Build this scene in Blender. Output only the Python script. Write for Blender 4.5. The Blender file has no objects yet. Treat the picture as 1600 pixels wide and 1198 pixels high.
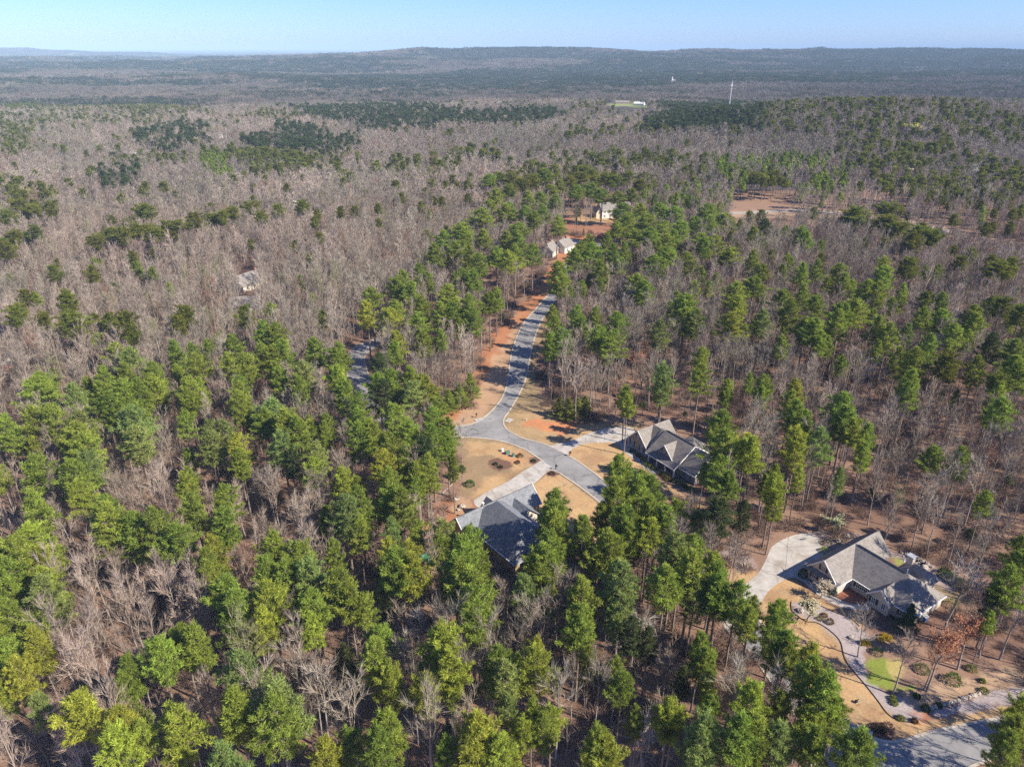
import bpy, math, random
import numpy as np
from mathutils import Vector, Matrix
R_ = math.radians
rng = np.random.default_rng(7)
random.seed(7)
sc = bpy.context.scene
COL = sc.collection

# ------------------------------------------------------------------ camera, sky, sun, exposure
FPX = 1110.0
PITCH = math.atan(524 / FPX)
CAMZ = 100.0
cam = bpy.data.cameras.new('camera'); camo = bpy.data.objects.new('camera', cam); COL.objects.link(camo)
cam.sensor_width = 36.0; cam.lens = FPX / 1600 * 36
cam.clip_start = 0.5; cam.clip_end = 120000
camo.location = (0, 0, CAMZ); camo.rotation_euler = (math.pi / 2 - PITCH, 0, 0)
sc.camera = camo

SUN_EL = R_(39)
SUN_AZ = math.atan2(0.90, -0.43)              # compass angle from +Y towards +X: right and a little behind the camera
w = bpy.data.worlds.new('World'); sc.world = w; w.use_nodes = True
nt = w.node_tree; bg = nt.nodes['Background']
sky = nt.nodes.new('ShaderNodeTexSky'); sky.sky_type = 'NISHITA'; sky.sun_disc = False
sky.sun_elevation = SUN_EL; sky.sun_rotation = SUN_AZ
sky.altitude = 1000; sky.air_density = 1.0; sky.dust_density = 0.6; sky.ozone_density = 4.0
wb = nt.nodes.new('ShaderNodeVectorMath'); wb.operation = 'MULTIPLY'; wb.inputs[1].default_value = (0.70, 0.87, 1.38)    # white balance of the whole sky
nt.links.new(sky.outputs[0], wb.inputs[0]); nt.links.new(wb.outputs[0], bg.inputs[0]); bg.inputs[1].default_value = 0.077
sl = bpy.data.lights.new('sun', 'SUN'); sl.energy = 4.9; sl.angle = R_(0.5); sl.color = (1.0, 0.91, 0.77)
so = bpy.data.objects.new('sun', sl); COL.objects.link(so)
sd = Vector((math.sin(SUN_AZ) * math.cos(SUN_EL), math.cos(SUN_AZ) * math.cos(SUN_EL), math.sin(SUN_EL)))
so.rotation_euler = sd.to_track_quat('Z', 'Y').to_euler(); so.location = sd * 300
sc.view_settings.view_transform = 'Standard'; sc.view_settings.look = 'None'
sc.view_settings.gamma = 1.0; sc.view_settings.use_curve_mapping = False
sc.view_settings.exposure = 0.93
sc.render.engine = 'CYCLES'
sc.cycles.max_bounces = 5; sc.cycles.diffuse_bounces = 4; sc.cycles.glossy_bounces = 2
sc.cycles.transmission_bounces = 3; sc.cycles.transparent_max_bounces = 6; sc.cycles.volume_bounces = 0
sc.cycles.use_denoising = False

# ------------------------------------------------------------------ numbers
def smooth(a, b, x):
    t = np.clip((x - a) / (b - a), 0, 1); return t * t * (3 - 2 * t)
def _h(ix, iy, s):
    n = (ix.astype(np.int64) * 374761393 + iy.astype(np.int64) * 668265263 + s * 1442695041) & 0xffffffff
    n = ((n ^ (n >> 13)) * 1274126177) & 0xffffffff
    return ((n ^ (n >> 16)) & 0xffff) / 65535.0
def vn(x, y, s=0):
    x = np.asarray(x, float); y = np.asarray(y, float)
    ix = np.floor(x); iy = np.floor(y); fx = x - ix; fy = y - iy
    fx = fx * fx * (3 - 2 * fx); fy = fy * fy * (3 - 2 * fy)
    ix = ix.astype(np.int64); iy = iy.astype(np.int64)
    a = _h(ix, iy, s); b = _h(ix + 1, iy, s); c = _h(ix, iy + 1, s); d = _h(ix + 1, iy + 1, s)
    return (a * (1 - fx) + b * fx) * (1 - fy) + (c * (1 - fx) + d * fx) * fy
def fbm(x, y, s=0, o=4):
    r = 0; a = 0.5; t = 0
    for k in range(o):
        r = r + a * vn(x * 2 ** k + 17.3 * k, y * 2 ** k - 9.1 * k, s + k); t += a; a *= 0.5
    return r / t
def terrain(x, y):
    x = np.asarray(x, float); y = np.asarray(y, float)
    z = -2.3 * np.exp(-(((x - 3) / 11) ** 2 + ((y - 108) / 8) ** 2))               # ground falls away behind the lower house
    far = smooth(330, 900, y)
    z = z + far * 9 * (fbm(x / 260, y / 320, 3, 3) - 0.5) * 2
    z = z + 30 * np.exp(-(((x - 440) / 270) ** 2 + ((y - 900) / 180) ** 2)) + 12 * np.exp(-(((x - 820) / 200) ** 2 + ((y - 960) / 170) ** 2))        # wooded hill on the right
    z = z - 8 * smooth(60, 220, -x) * smooth(180, 330, y) * (1 - smooth(1500, 2500, y))
    z = z - 14 * smooth(1150, 1700, y) * (1 - smooth(3800, 4800, y))
    # rolling low ridges far out
    m = smooth(1700, 2600, y)
    z = z + m * 24 * (fbm(x / 1000, y / 480, 11, 4) - 0.5) * 2 * (1 - smooth(9000, 14000, y))
    ux = 800 + 1110 * x / 4745.0                                                    # long ridge some five kilometres off
    prof = np.interp(ux, [-300, 0, 80, 110, 250, 300, 390, 500, 560, 600, 640, 660, 700, 760, 800, 860, 900, 980, 1020, 1060, 1085, 1140, 1260, 1300, 1370, 1440, 1500, 1540, 1600, 1900],
                     [30, 30, 24, 0, 0, 18, 26, 34, 44, 66, 79, 84, 71, 75, 74, 86, 80, 78, 66, 68, 77, 74, 68, 74, 66, 75, 66, 78, 70, 70])
    prof = prof + 16 * (fbm(x / 210, y / 420, 21, 4) - 0.5)
    yr = 5200 + 500 * (fbm(x / 1900, 0 * y, 31, 2) - 0.5)
    z = z + prof * np.exp(-((y - yr) / np.where(y < yr, 620, 1100)) ** 2)
    prof2 = np.interp(x, [-1500, 0, 1500, 3500, 5000], [20, 34, 30, 40, 34])
    z = z + prof2 * (0.6 + 0.6 * fbm(x / 500, y / 500, 61, 3)) * np.exp(-((y - 4150) / 330) ** 2)
    u3 = 800 + 1110 * x / 8630.0                                                    # mountains at the far left
    prof3 = np.interp(u3, [-400, -150, -40, 0, 14, 28, 42, 60, 90, 120, 165, 215, 240, 262, 290], [50, 60, 70, 94, 110, 90, 54, 74, 70, 46, 54, 46, 32, 8, 0])
    z = z + (prof3 * (.92 + .16 * fbm(x / 260, y / 600, 41, 3)) + 24 * (fbm(x / 500, y / 420, 43, 3) - .5) * smooth(5, 40, prof3) * smooth(50, 900, np.abs(y - 9500))) * np.exp(-((y - 9500) / 1000) ** 2)
    return z
SP, CP = math.sin(PITCH), math.cos(PITCH)
def at(u, v, h=0.0):
    """where the sight line through photo pixel (u, v) meets the terrain raised by h"""
    a = (u - 800) / FPX; b = (v - 599) / FPX
    dn = SP + b * CP; fw = CP - b * SP
    z = h
    for _ in range(14):
        t = (CAMZ - z) / max(dn, 1e-4)
        z = float(terrain(a * t, fw * t)) * 0.6 + (z - h) * 0.4 + h
    t = (CAMZ - z) / max(dn, 1e-4)
    return a * t, fw * t, z - h
def proj(x, y, z):
    d = CAMZ - z; dep = y * CP + d * SP; dep = np.maximum(dep, 0.01)
    return 800 + FPX * x / dep, 599 + FPX * (-y * SP + d * CP) / dep
def inpoly(px, py, poly):
    r = np.zeros(np.shape(px), bool); n = len(poly); j = n - 1
    for i in range(n):
        xi, yi = poly[i]; xj, yj = poly[j]
        if yi != yj:
            c = ((yi > py) != (yj > py)) & (px < (xj - xi) * (py - yi) / (yj - yi) + xi)
            r ^= c
        j = i
    return r
def pdist(px, py, poly, closed=True):
    d = np.full(np.shape(px), 1e9); n = len(poly)
    for i in range(n if closed else n - 1):
        x0, y0 = poly[i]; x1, y1 = poly[(i + 1) % n]
        dx, dy = x1 - x0, y1 - y0; L = dx * dx + dy * dy + 1e-9
        t = np.clip(((px - x0) * dx + (py - y0) * dy) / L, 0, 1)
        d = np.minimum(d, np.hypot(px - x0 - t * dx, py - y0 - t * dy))
    return d
def tile(x0, y0, s, pts): return [(x0 + p[0] / s, y0 + p[1] / s) for p in pts]
def W2(pts): return [at(u, v)[:2] for u, v in pts]

# ------------------------------------------------------------------ materials
def mat(name, rough=0.9, spec=0.25):
    m = bpy.data.materials.new(name); m.use_nodes = True
    b = m.node_tree.nodes['Principled BSDF']; b.inputs['Roughness'].default_value = rough
    b.inputs['Specular IOR Level'].default_value = spec
    return m, m.node_tree, b
def node(nt, t, **kw):
    n = nt.nodes.new(t)
    for k, v in kw.items():
        if k.startswith('i_'): n.inputs[k[2:].replace('_', ' ')].default_value = v
        else: setattr(n, k, v)
    return n
def mottled(name, c1, c2, scale=1.0, rough=0.9, spec=0.2, bump=0.0, detail=6, c3=None, s3=0.1, stretch=None, coords='Object'):
    m, nt, b = mat(name, rough, spec)
    tc = node(nt, 'ShaderNodeTexCoord'); src = tc.outputs[coords]
    if stretch:
        mp = node(nt, 'ShaderNodeMapping'); mp.inputs['Scale'].default_value = stretch
        nt.links.new(src, mp.inputs[0]); src = mp.outputs[0]
    n = node(nt, 'ShaderNodeTexNoise', i_Scale=scale, i_Detail=detail, i_Roughness=0.65)
    nt.links.new(src, n.inputs['Vector'])
    r = node(nt, 'ShaderNodeValToRGB'); r.color_ramp.elements[0].position = 0.33; r.color_ramp.elements[1].position = 0.67
    r.color_ramp.elements[0].color = (*c1, 1); r.color_ramp.elements[1].color = (*c2, 1)
    nt.links.new(n.outputs['Fac'], r.inputs[0]); out = r.outputs[0]
    if c3:
        n3 = node(nt, 'ShaderNodeTexNoise', i_Scale=s3, i_Detail=4.0); nt.links.new(src, n3.inputs['Vector'])
        r3 = node(nt, 'ShaderNodeMapRange'); r3.inputs[1].default_value = 0.5; r3.inputs[2].default_value = 0.68
        nt.links.new(n3.outputs['Fac'], r3.inputs[0])
        mx = node(nt, 'ShaderNodeMix', data_type='RGBA'); nt.links.new(r3.outputs[0], mx.inputs[0])
        nt.links.new(out, mx.inputs[6]); mx.inputs[7].default_value = (*c3, 1); out = mx.outputs[2]
    nt.links.new(out, b.inputs['Base Color'])
    if bump:
        bp = node(nt, 'ShaderNodeBump', i_Strength=bump, i_Distance=0.05); nt.links.new(n.outputs['Fac'], bp.inputs['Height'])
        nt.links.new(bp.outputs[0], b.inputs['Normal'])
    return m
def leaf_mat(name, mul=1.0, trans=0.25):
    """foliage whose colour is the tree's own 'tint' times a per-tuft variation"""
    m, nt, b = mat(name, 0.75, 0.25)
    a = node(nt, 'ShaderNodeAttribute', attribute_type='INSTANCER', attribute_name='tint')
    v = node(nt, 'ShaderNodeAttribute', attribute_type='GEOMETRY', attribute_name='vary')
    s = node(nt, 'ShaderNodeVectorMath', operation='SCALE')
    nt.links.new(a.outputs['Vector'], s.inputs[0]); nt.links.new(v.outputs['Fac'], s.inputs['Scale'])
    nt.links.new(s.outputs[0], b.inputs['Base Color'])
    tr = node(nt, 'ShaderNodeBsdfTranslucent'); nt.links.new(s.outputs[0], tr.inputs[0])
    mx = node(nt, 'ShaderNodeMixShader'); mx.inputs[0].default_value = trans
    o = nt.nodes['Material Output']
    nt.links.new(b.outputs[0], mx.inputs[1]); nt.links.new(tr.outputs[0], mx.inputs[2]); nt.links.new(mx.outputs[0], o.inputs[0])
    return m
M = {}
M['needle'] = leaf_mat('needle', trans=0.45)
M['twig'] = leaf_mat('twig', trans=0.0)
M['pine_bark'] = mottled('pine_bark', (0.14, 0.10, 0.08), (0.30, 0.24, 0.20), 3.0, stretch=(4, 4, 0.6), bump=0.5)
M['bark'] = mottled('bark', (0.20, 0.165, 0.14), (0.40, 0.35, 0.31), 2.5, stretch=(4, 4, 0.5), bump=0.5)
def cracks(m, sc_, wd, dark):
    nt = m.node_tree; b = nt.nodes['Principled BSDF']; src = b.inputs['Base Color'].links[0].from_socket; tc = node(nt, 'ShaderNodeTexCoord')
    ds = node(nt, 'ShaderNodeTexNoise', i_Scale=.5, i_Detail=4.0); nt.links.new(tc.outputs['Object'], ds.inputs['Vector'])
    ad = node(nt, 'ShaderNodeVectorMath', operation='MULTIPLY_ADD'); nt.links.new(ds.outputs['Color'], ad.inputs[0]); ad.inputs[1].default_value = (3, 3, 0); nt.links.new(tc.outputs['Object'], ad.inputs[2])
    vo = node(nt, 'ShaderNodeTexVoronoi', feature='DISTANCE_TO_EDGE', i_Scale=sc_); nt.links.new(ad.outputs[0], vo.inputs['Vector'])
    mr = node(nt, 'ShaderNodeMapRange'); mr.inputs[1].default_value = 0; mr.inputs[2].default_value = wd; mr.inputs[3].default_value = dark; mr.inputs[4].default_value = 1
    nt.links.new(vo.outputs['Distance'], mr.inputs[0]); sc2 = node(nt, 'ShaderNodeVectorMath', operation='SCALE'); nt.links.new(src, sc2.inputs[0]); nt.links.new(mr.outputs[0], sc2.inputs['Scale']); nt.links.new(sc2.outputs[0], b.inputs['Base Color'])
M['asphalt'] = mottled('asphalt', (0.185, 0.18, 0.175), (0.25, 0.243, 0.235), 0.6, 0.9, c3=(0.29, 0.28, 0.27), s3=0.12, bump=0.08)
M['gravel_road'] = mottled('gravel_road', (0.24, 0.22, 0.20), (0.40, 0.36, 0.32), 0.3)
M['concrete'] = mottled('concrete', (0.34, 0.315, 0.28), (0.47, 0.44, 0.395), 0.6, 0.9, c3=(0.29, 0.25, 0.21), s3=0.2)
cracks(M['asphalt'], .12, .022, .62); cracks(M['concrete'], .16, .018, .68)
M['kerb'] = mottled('kerb', (0.36, 0.31, 0.24), (0.48, 0.42, 0.34), 0.7)
M['rock'] = mottled('rock', (0.28, 0.24, 0.20), (0.50, 0.43, 0.35), 2.0, bump=0.5)
M['white'] = mottled('white_paint', (0.70, 0.69, 0.66), (0.80, 0.79, 0.76), 3.0, 0.6)
M['shutter'] = mottled('shutter', (0.02, 0.022, 0.025), (0.035, 0.035, 0.04), 4.0, 0.6)
M['edging'] = mottled('edging', (0.02, 0.018, 0.016), (0.04, 0.035, 0.03), 4.0)
def siding(name, c, horiz=True, scale=5.0):
    m, nt, b = mat(name, 0.8, 0.25)
    tc = node(nt, 'ShaderNodeTexCoord'); n = node(nt, 'ShaderNodeTexNoise', i_Scale=0.6, i_Detail=5.0)
    nt.links.new(tc.outputs['Object'], n.inputs['Vector'])
    r = node(nt, 'ShaderNodeValToRGB')
    r.color_ramp.elements[0].position = .3; r.color_ramp.elements[1].position = .7
    r.color_ramp.elements[0].color = (*[k * .85 for k in c], 1); r.color_ramp.elements[1].color = (*[min(1, k * 1.1) for k in c], 1)
    nt.links.new(n.outputs['Fac'], r.inputs[0]); nt.links.new(r.outputs[0], b.inputs['Base Color'])
    wv = node(nt, 'ShaderNodeTexWave', wave_type='BANDS', bands_direction='Z' if horiz else 'DIAGONAL', wave_profile='SAW', i_Scale=scale)
    nt.links.new(tc.outputs['Object'], wv.inputs['Vector'])
    bp = node(nt, 'ShaderNodeBump', i_Strength=0.35, i_Distance=0.03); nt.links.new(wv.outputs['Fac'], bp.inputs['Height'])
    nt.links.new(bp.outputs[0], b.inputs['Normal'])
    return m
def shingle(name, c1, c2):
    m, nt, b = mat(name, 0.88, 0.3)
    tc = node(nt, 'ShaderNodeTexCoord')
    n = node(nt, 'ShaderNodeTexNoise', i_Scale=0.5, i_Detail=6.0, i_Roughness=0.7); nt.links.new(tc.outputs['Object'], n.inputs['Vector'])
    v = node(nt, 'ShaderNodeTexVoronoi', i_Scale=2.6); nt.links.new(tc.outputs['Object'], v.inputs['Vector'])
    sep = node(nt, 'ShaderNodeSeparateColor'); nt.links.new(v.outputs['Color'], sep.inputs[0])
    ad = node(nt, 'ShaderNodeMath', operation='MULTIPLY_ADD'); nt.links.new(sep.outputs[0], ad.inputs[0]); ad.inputs[1].default_value = 0.35
    nt.links.new(n.outputs['Fac'], ad.inputs[2])
    r = node(nt, 'ShaderNodeValToRGB'); r.color_ramp.elements[0].position = .4; r.color_ramp.elements[1].position = .95
    r.color_ramp.elements[0].color = (*c1, 1); r.color_ramp.elements[1].color = (*c2, 1)
    nt.links.new(ad.outputs[0], r.inputs[0]); nt.links.new(r.outputs[0], b.inputs['Base Color'])
    wv = node(nt, 'ShaderNodeTexWave', wave_type='BANDS', bands_direction='Z', wave_profile='SAW', i_Scale=3.6)
    nt.links.new(tc.outputs['Object'], wv.inputs['Vector'])
    bp = node(nt, 'ShaderNodeBump', i_Strength=0.5, i_Distance=0.03); nt.links.new(wv.outputs['Fac'], bp.inputs['Height'])
    nt.links.new(bp.outputs[0], b.inputs['Normal'])
    return m
M['roof_dark'] = shingle('roof_dark', (0.13, 0.115, 0.103), (0.235, 0.208, 0.185))
M['roof_grey'] = shingle('roof_grey', (0.165, 0.15, 0.135), (0.275, 0.25, 0.225))
M['roof_slate'] = shingle('roof_slate', (0.125, 0.135, 0.15), (0.22, 0.23, 0.25))
M['wall_tan'] = siding('wall_tan', (0.36, 0.29, 0.20))
M['wall_grey'] = siding('wall_grey', (0.30, 0.265, 0.21))
M['wall_cream'] = siding('wall_cream', (0.62, 0.56, 0.45))
M['wall_white'] = siding('wall_white', (0.70, 0.68, 0.63))
M['wall_ochre'] = siding('wall_ochre', (0.42, 0.29, 0.14))
M['brick'] = mottled('brick', (0.22, 0.10, 0.07), (0.36, 0.20, 0.15), 3.0, bump=0.3)
M['stone'] = mottled('stone', (0.30, 0.26, 0.22), (0.55, 0.50, 0.44), 2.4, bump=0.6)
m, nt_, b = mat('glass', 0.08, 0.6); b.inputs['Base Color'].default_value = (0.035, 0.045, 0.055, 1); M['glass'] = m
def plain(name, c, rough=0.6):
    m = mottled(name, [k * .85 for k in c], [min(1, k * 1.12) for k in c], 2.5, rough); M[name] = m; return m
plain('metal_grey', (0.35, 0.36, 0.38), 0.4); plain('utility_green', (0.10, 0.19, 0.15)); plain('teal_plastic', (0.03, 0.35, 0.38), 0.4)
plain('wood', (0.24, 0.15, 0.09)); plain('mast_metal', (0.75, 0.76, 0.78)); plain('car_blue', (0.06, 0.11, 0.25), 0.3); plain('car_red', (0.30, 0.03, 0.04), 0.3)
plain('rubber', (0.02, 0.02, 0.02)); plain('mailbox_black', (0.03, 0.03, 0.03)); plain('pale_plastic', (0.62, 0.64, 0.62)); plain('pvc_green', (0.04, 0.20, 0.10))
plain('terracotta', (0.40, 0.17, 0.08)); plain('awning_dark', (0.03, 0.035, 0.045))

# ------------------------------------------------------------------ mesh helpers
class MB:
    def __init__(s): s.V = []; s.F = []; s.n = 0
    def add(s, V, F):
        s.V.extend([tuple(v) for v in V]); s.F.extend([tuple(i + s.n for i in f) for f in F]); s.n += len(V); return s
    def box(s, x0, x1, y0, y1, z0, z1):
        return s.add([(x0, y0, z0), (x1, y0, z0), (x1, y1, z0), (x0, y1, z0), (x0, y0, z1), (x1, y0, z1), (x1, y1, z1), (x0, y1, z1)],
                     [(0, 3, 2, 1), (4, 5, 6, 7), (0, 1, 5, 4), (1, 2, 6, 5), (2, 3, 7, 6), (3, 0, 4, 7)])
    def slab(s, poly, th):
        """planar polygon given counter-clockwise from outside, thickened inwards"""
        P = [Vector(p) for p in poly]; n = Vector((0, 0, 0))
        for i in range(len(P)): n += P[i].cross(P[(i + 1) % len(P)])
        n.normalize(); k = len(P); Q = [p - n * th for p in P]
        return s.add(P + Q, [tuple(range(k)), tuple(reversed(range(k, 2 * k)))] + [(i, i + k, (i + 1) % k + k, (i + 1) % k) for i in range(k)])
    def tube(s, pts, rad, n=6):
        pts = [Vector(p) for p in pts]; base = s.n; V = []; F = []
        for i, p in enumerate(pts):
            d = (pts[min(i + 1, len(pts) - 1)] - pts[max(i - 1, 0)]).normalized()
            a = d.orthogonal().normalized(); b = d.cross(a); r = rad[i] if hasattr(rad, '__len__') else rad
            for k in range(n):
                t = 2 * math.pi * k / n; V.append(p + a * math.cos(t) * r + b * math.sin(t) * r)
        for i in range(len(pts) - 1):
            for k in range(n):
                F.append((i * n + k, i * n + (k + 1) % n, (i + 1) * n + (k + 1) % n, (i + 1) * n + k))
        F.append(tuple(reversed(range(n)))); F.append(tuple((len(pts) - 1) * n + k for k in range(n)))
        return s.add(V, F)
    def blob(s, c, r, rz=None, seed=0, seg=10, rings=7, amp=0.25):
        rz = rz or r; V = []; F = []; q = random.Random(seed)
        ph = [q.random() * 6 for _ in range(4)]
        for i in range(rings + 1):
            t = math.pi * i / rings
            for k in range(seg):
                p = 2 * math.pi * k / seg
                w_ = 1 + amp * (math.sin(3 * p + ph[0] + 2 * t) * math.sin(2 * t + ph[1]) * .5 + (q.random() - .5) * .6)
                V.append((c[0] + r * w_ * math.sin(t) * math.cos(p), c[1] + r * w_ * math.sin(t) * math.sin(p), c[2] + rz * w_ * math.cos(t)))
        for i in range(rings):
            for k in range(seg): F.append((i * seg + k, (i + 1) * seg + k, (i + 1) * seg + (k + 1) % seg, i * seg + (k + 1) % seg))
        return s.add(V, F)
    def obj(s, name, m, parent=None, loc=None):
        me = bpy.data.meshes.new(name); me.from_pydata(s.V, [], s.F); me.materials.append(m); me.update()
        o = bpy.data.objects.new(name, me); COL.objects.link(o)
        if parent: o.parent = parent
        if loc: o.location = loc
        return o
def fastmesh(name, V, T, mats, midx=None, vary=None):
    me = bpy.data.meshes.new(name); n = len(V); m = len(T)
    me.vertices.add(n); me.vertices.foreach_set('co', np.asarray(V, np.float32).ravel())
    me.loops.add(3 * m); me.loops.foreach_set('vertex_index', np.asarray(T, np.int32).ravel())
    me.polygons.add(m); me.polygons.foreach_set('loop_start', np.arange(0, 3 * m, 3, dtype=np.int32))
    me.polygons.foreach_set('loop_total', np.full(m, 3, np.int32))
    for x in mats: me.materials.append(x)
    if midx is not None: me.polygons.foreach_set('material_index', np.asarray(midx, np.int32))
    if vary is not None:
        a = me.attributes.new('vary', 'FLOAT', 'POINT'); a.data.foreach_set('value', np.asarray(vary, np.float32))
    me.update(calc_edges=True); return me
def tag(o, label=None, cat=None, group=None, kind=None):
    if label: o['label'] = label
    if cat: o['category'] = cat
    if group: o['group'] = group
    if kind: o['kind'] = kind
    return o
def empty(name, loc, rz=0, **k):
    o = bpy.data.objects.new(name, None); COL.objects.link(o); o.location = loc; o.rotation_euler = (0, 0, rz)
    o.empty_display_size = 0.5; return tag(o, **k)

# ------------------------------------------------------------------ pixel plans of the place (photo pixels, laid down onto the terrain)
D_ = lambda pts: tile(1200, 880, 3.7675, pts)
C_ = lambda pts: tile(1100, 780, 2.866, pts)
A_ = lambda pts: tile(640, 560, 3.2, pts)
road1_L = [(862, 455), (848, 470), (836, 484), (818, 505), (804, 535), (797, 565), (793, 595), (785, 620), (770, 640), (752, 655), (735, 663), (712, 666)]
road1_R = [(880, 455), (868, 470), (858, 484), (845, 503), (834, 532), (828, 560), (822, 590), (812, 614), (797, 640), (788, 653), (787, 663), (793, 672)]
road2_U = [(793, 672), (815, 684), (838, 690), (859, 697), (884, 710), (909, 725), (948, 754), (1000, 796), (1070, 856), (1140, 920), (1200, 985), (1250, 1045), (1300, 1098), (1325, 1125)]
road2_D = [(700, 686), (731, 683), (777, 688), (815, 700), (846, 719), (877, 741), (905, 760), (937, 785), (980, 822), (1045, 880), (1110, 945), (1165, 1010), (1210, 1072), (1250, 1130), (1270, 1200)]
road3_U = [(1325, 1125), (1345, 1143), (1365, 1153), (1402, 1158), (1465, 1140), (1532, 1127), (1569, 1119), (1600, 1110), (1720, 1078)]
road3_D = [(1270, 1200), (1400, 1240), (1500, 1205), (1536, 1190), (1600, 1171), (1740, 1130)]
road_main = road1_R + road2_U[1:] + road3_U[1:] + road3_D[::-1] + road2_D[::-1][1:] + [(700, 670)] + road1_L[::-1]
road_left_c = [(700, 678), (650, 674), (610, 660), (588, 634), (568, 606), (557, 578), (556, 556), (580, 538), (640, 522), (700, 500)]
drive_M = [(859, 697), (872, 693), (890, 690), (915, 679), (940, 671), (959, 668), (976, 666), (992, 672), (988, 684), (978, 690), (965, 692), (946, 691), (915, 693), (898, 699), (888, 706), (884, 710)]
walk_M = [(965, 692), (974, 704), (993, 719), (1012, 735), (1024, 741), (1030, 738), (1015, 729), (999, 716), (987, 705), (980, 692)]
drive_L = [(846, 719), (815, 738), (790, 754), (765, 766), (749, 776), (740, 783), (748, 793), (775, 795), (818, 775), (826, 762), (840, 751), (859, 735), (877, 741), (862, 730)]
drive_R = [(1264, 832), (1240, 836), (1219, 845), (1205, 855), (1198, 871), (1187, 892), (1173, 906), (1157, 918), (1140, 945), (1125, 965), (1150, 1000), (1168, 975), (1187, 944), (1201, 923), (1219, 909), (1240, 902), (1255, 908), (1268, 900), (1300, 868), (1285, 848), (1277, 838)]
walk_R = [(1255, 907), (1264, 918), (1281, 931), (1306, 945), (1330, 951), (1352, 953), (1356, 946), (1330, 943), (1309, 935), (1288, 924), (1268, 908)]
drive_N = [(868, 385), (880, 380), (895, 376), (930, 380), (950, 384), (975, 392), (972, 398), (930, 386), (898, 381), (885, 390), (872, 392)]
road_far = [(1120, 335), (1180, 332), (1240, 329), (1300, 333), (1350, 341), (1440, 353), (1500, 367), (1560, 383), (1640, 402)]
edge1 = D_([(135, 225), (135, 260), (150, 290), (220, 340), (290, 350), (370, 400), (425, 460), (445, 540), (475, 600), (560, 700), (640, 800), (700, 880), (760, 920), (850, 937)])
edge2 = D_([(300, 245), (400, 290), (480, 320), (540, 370)])

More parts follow.
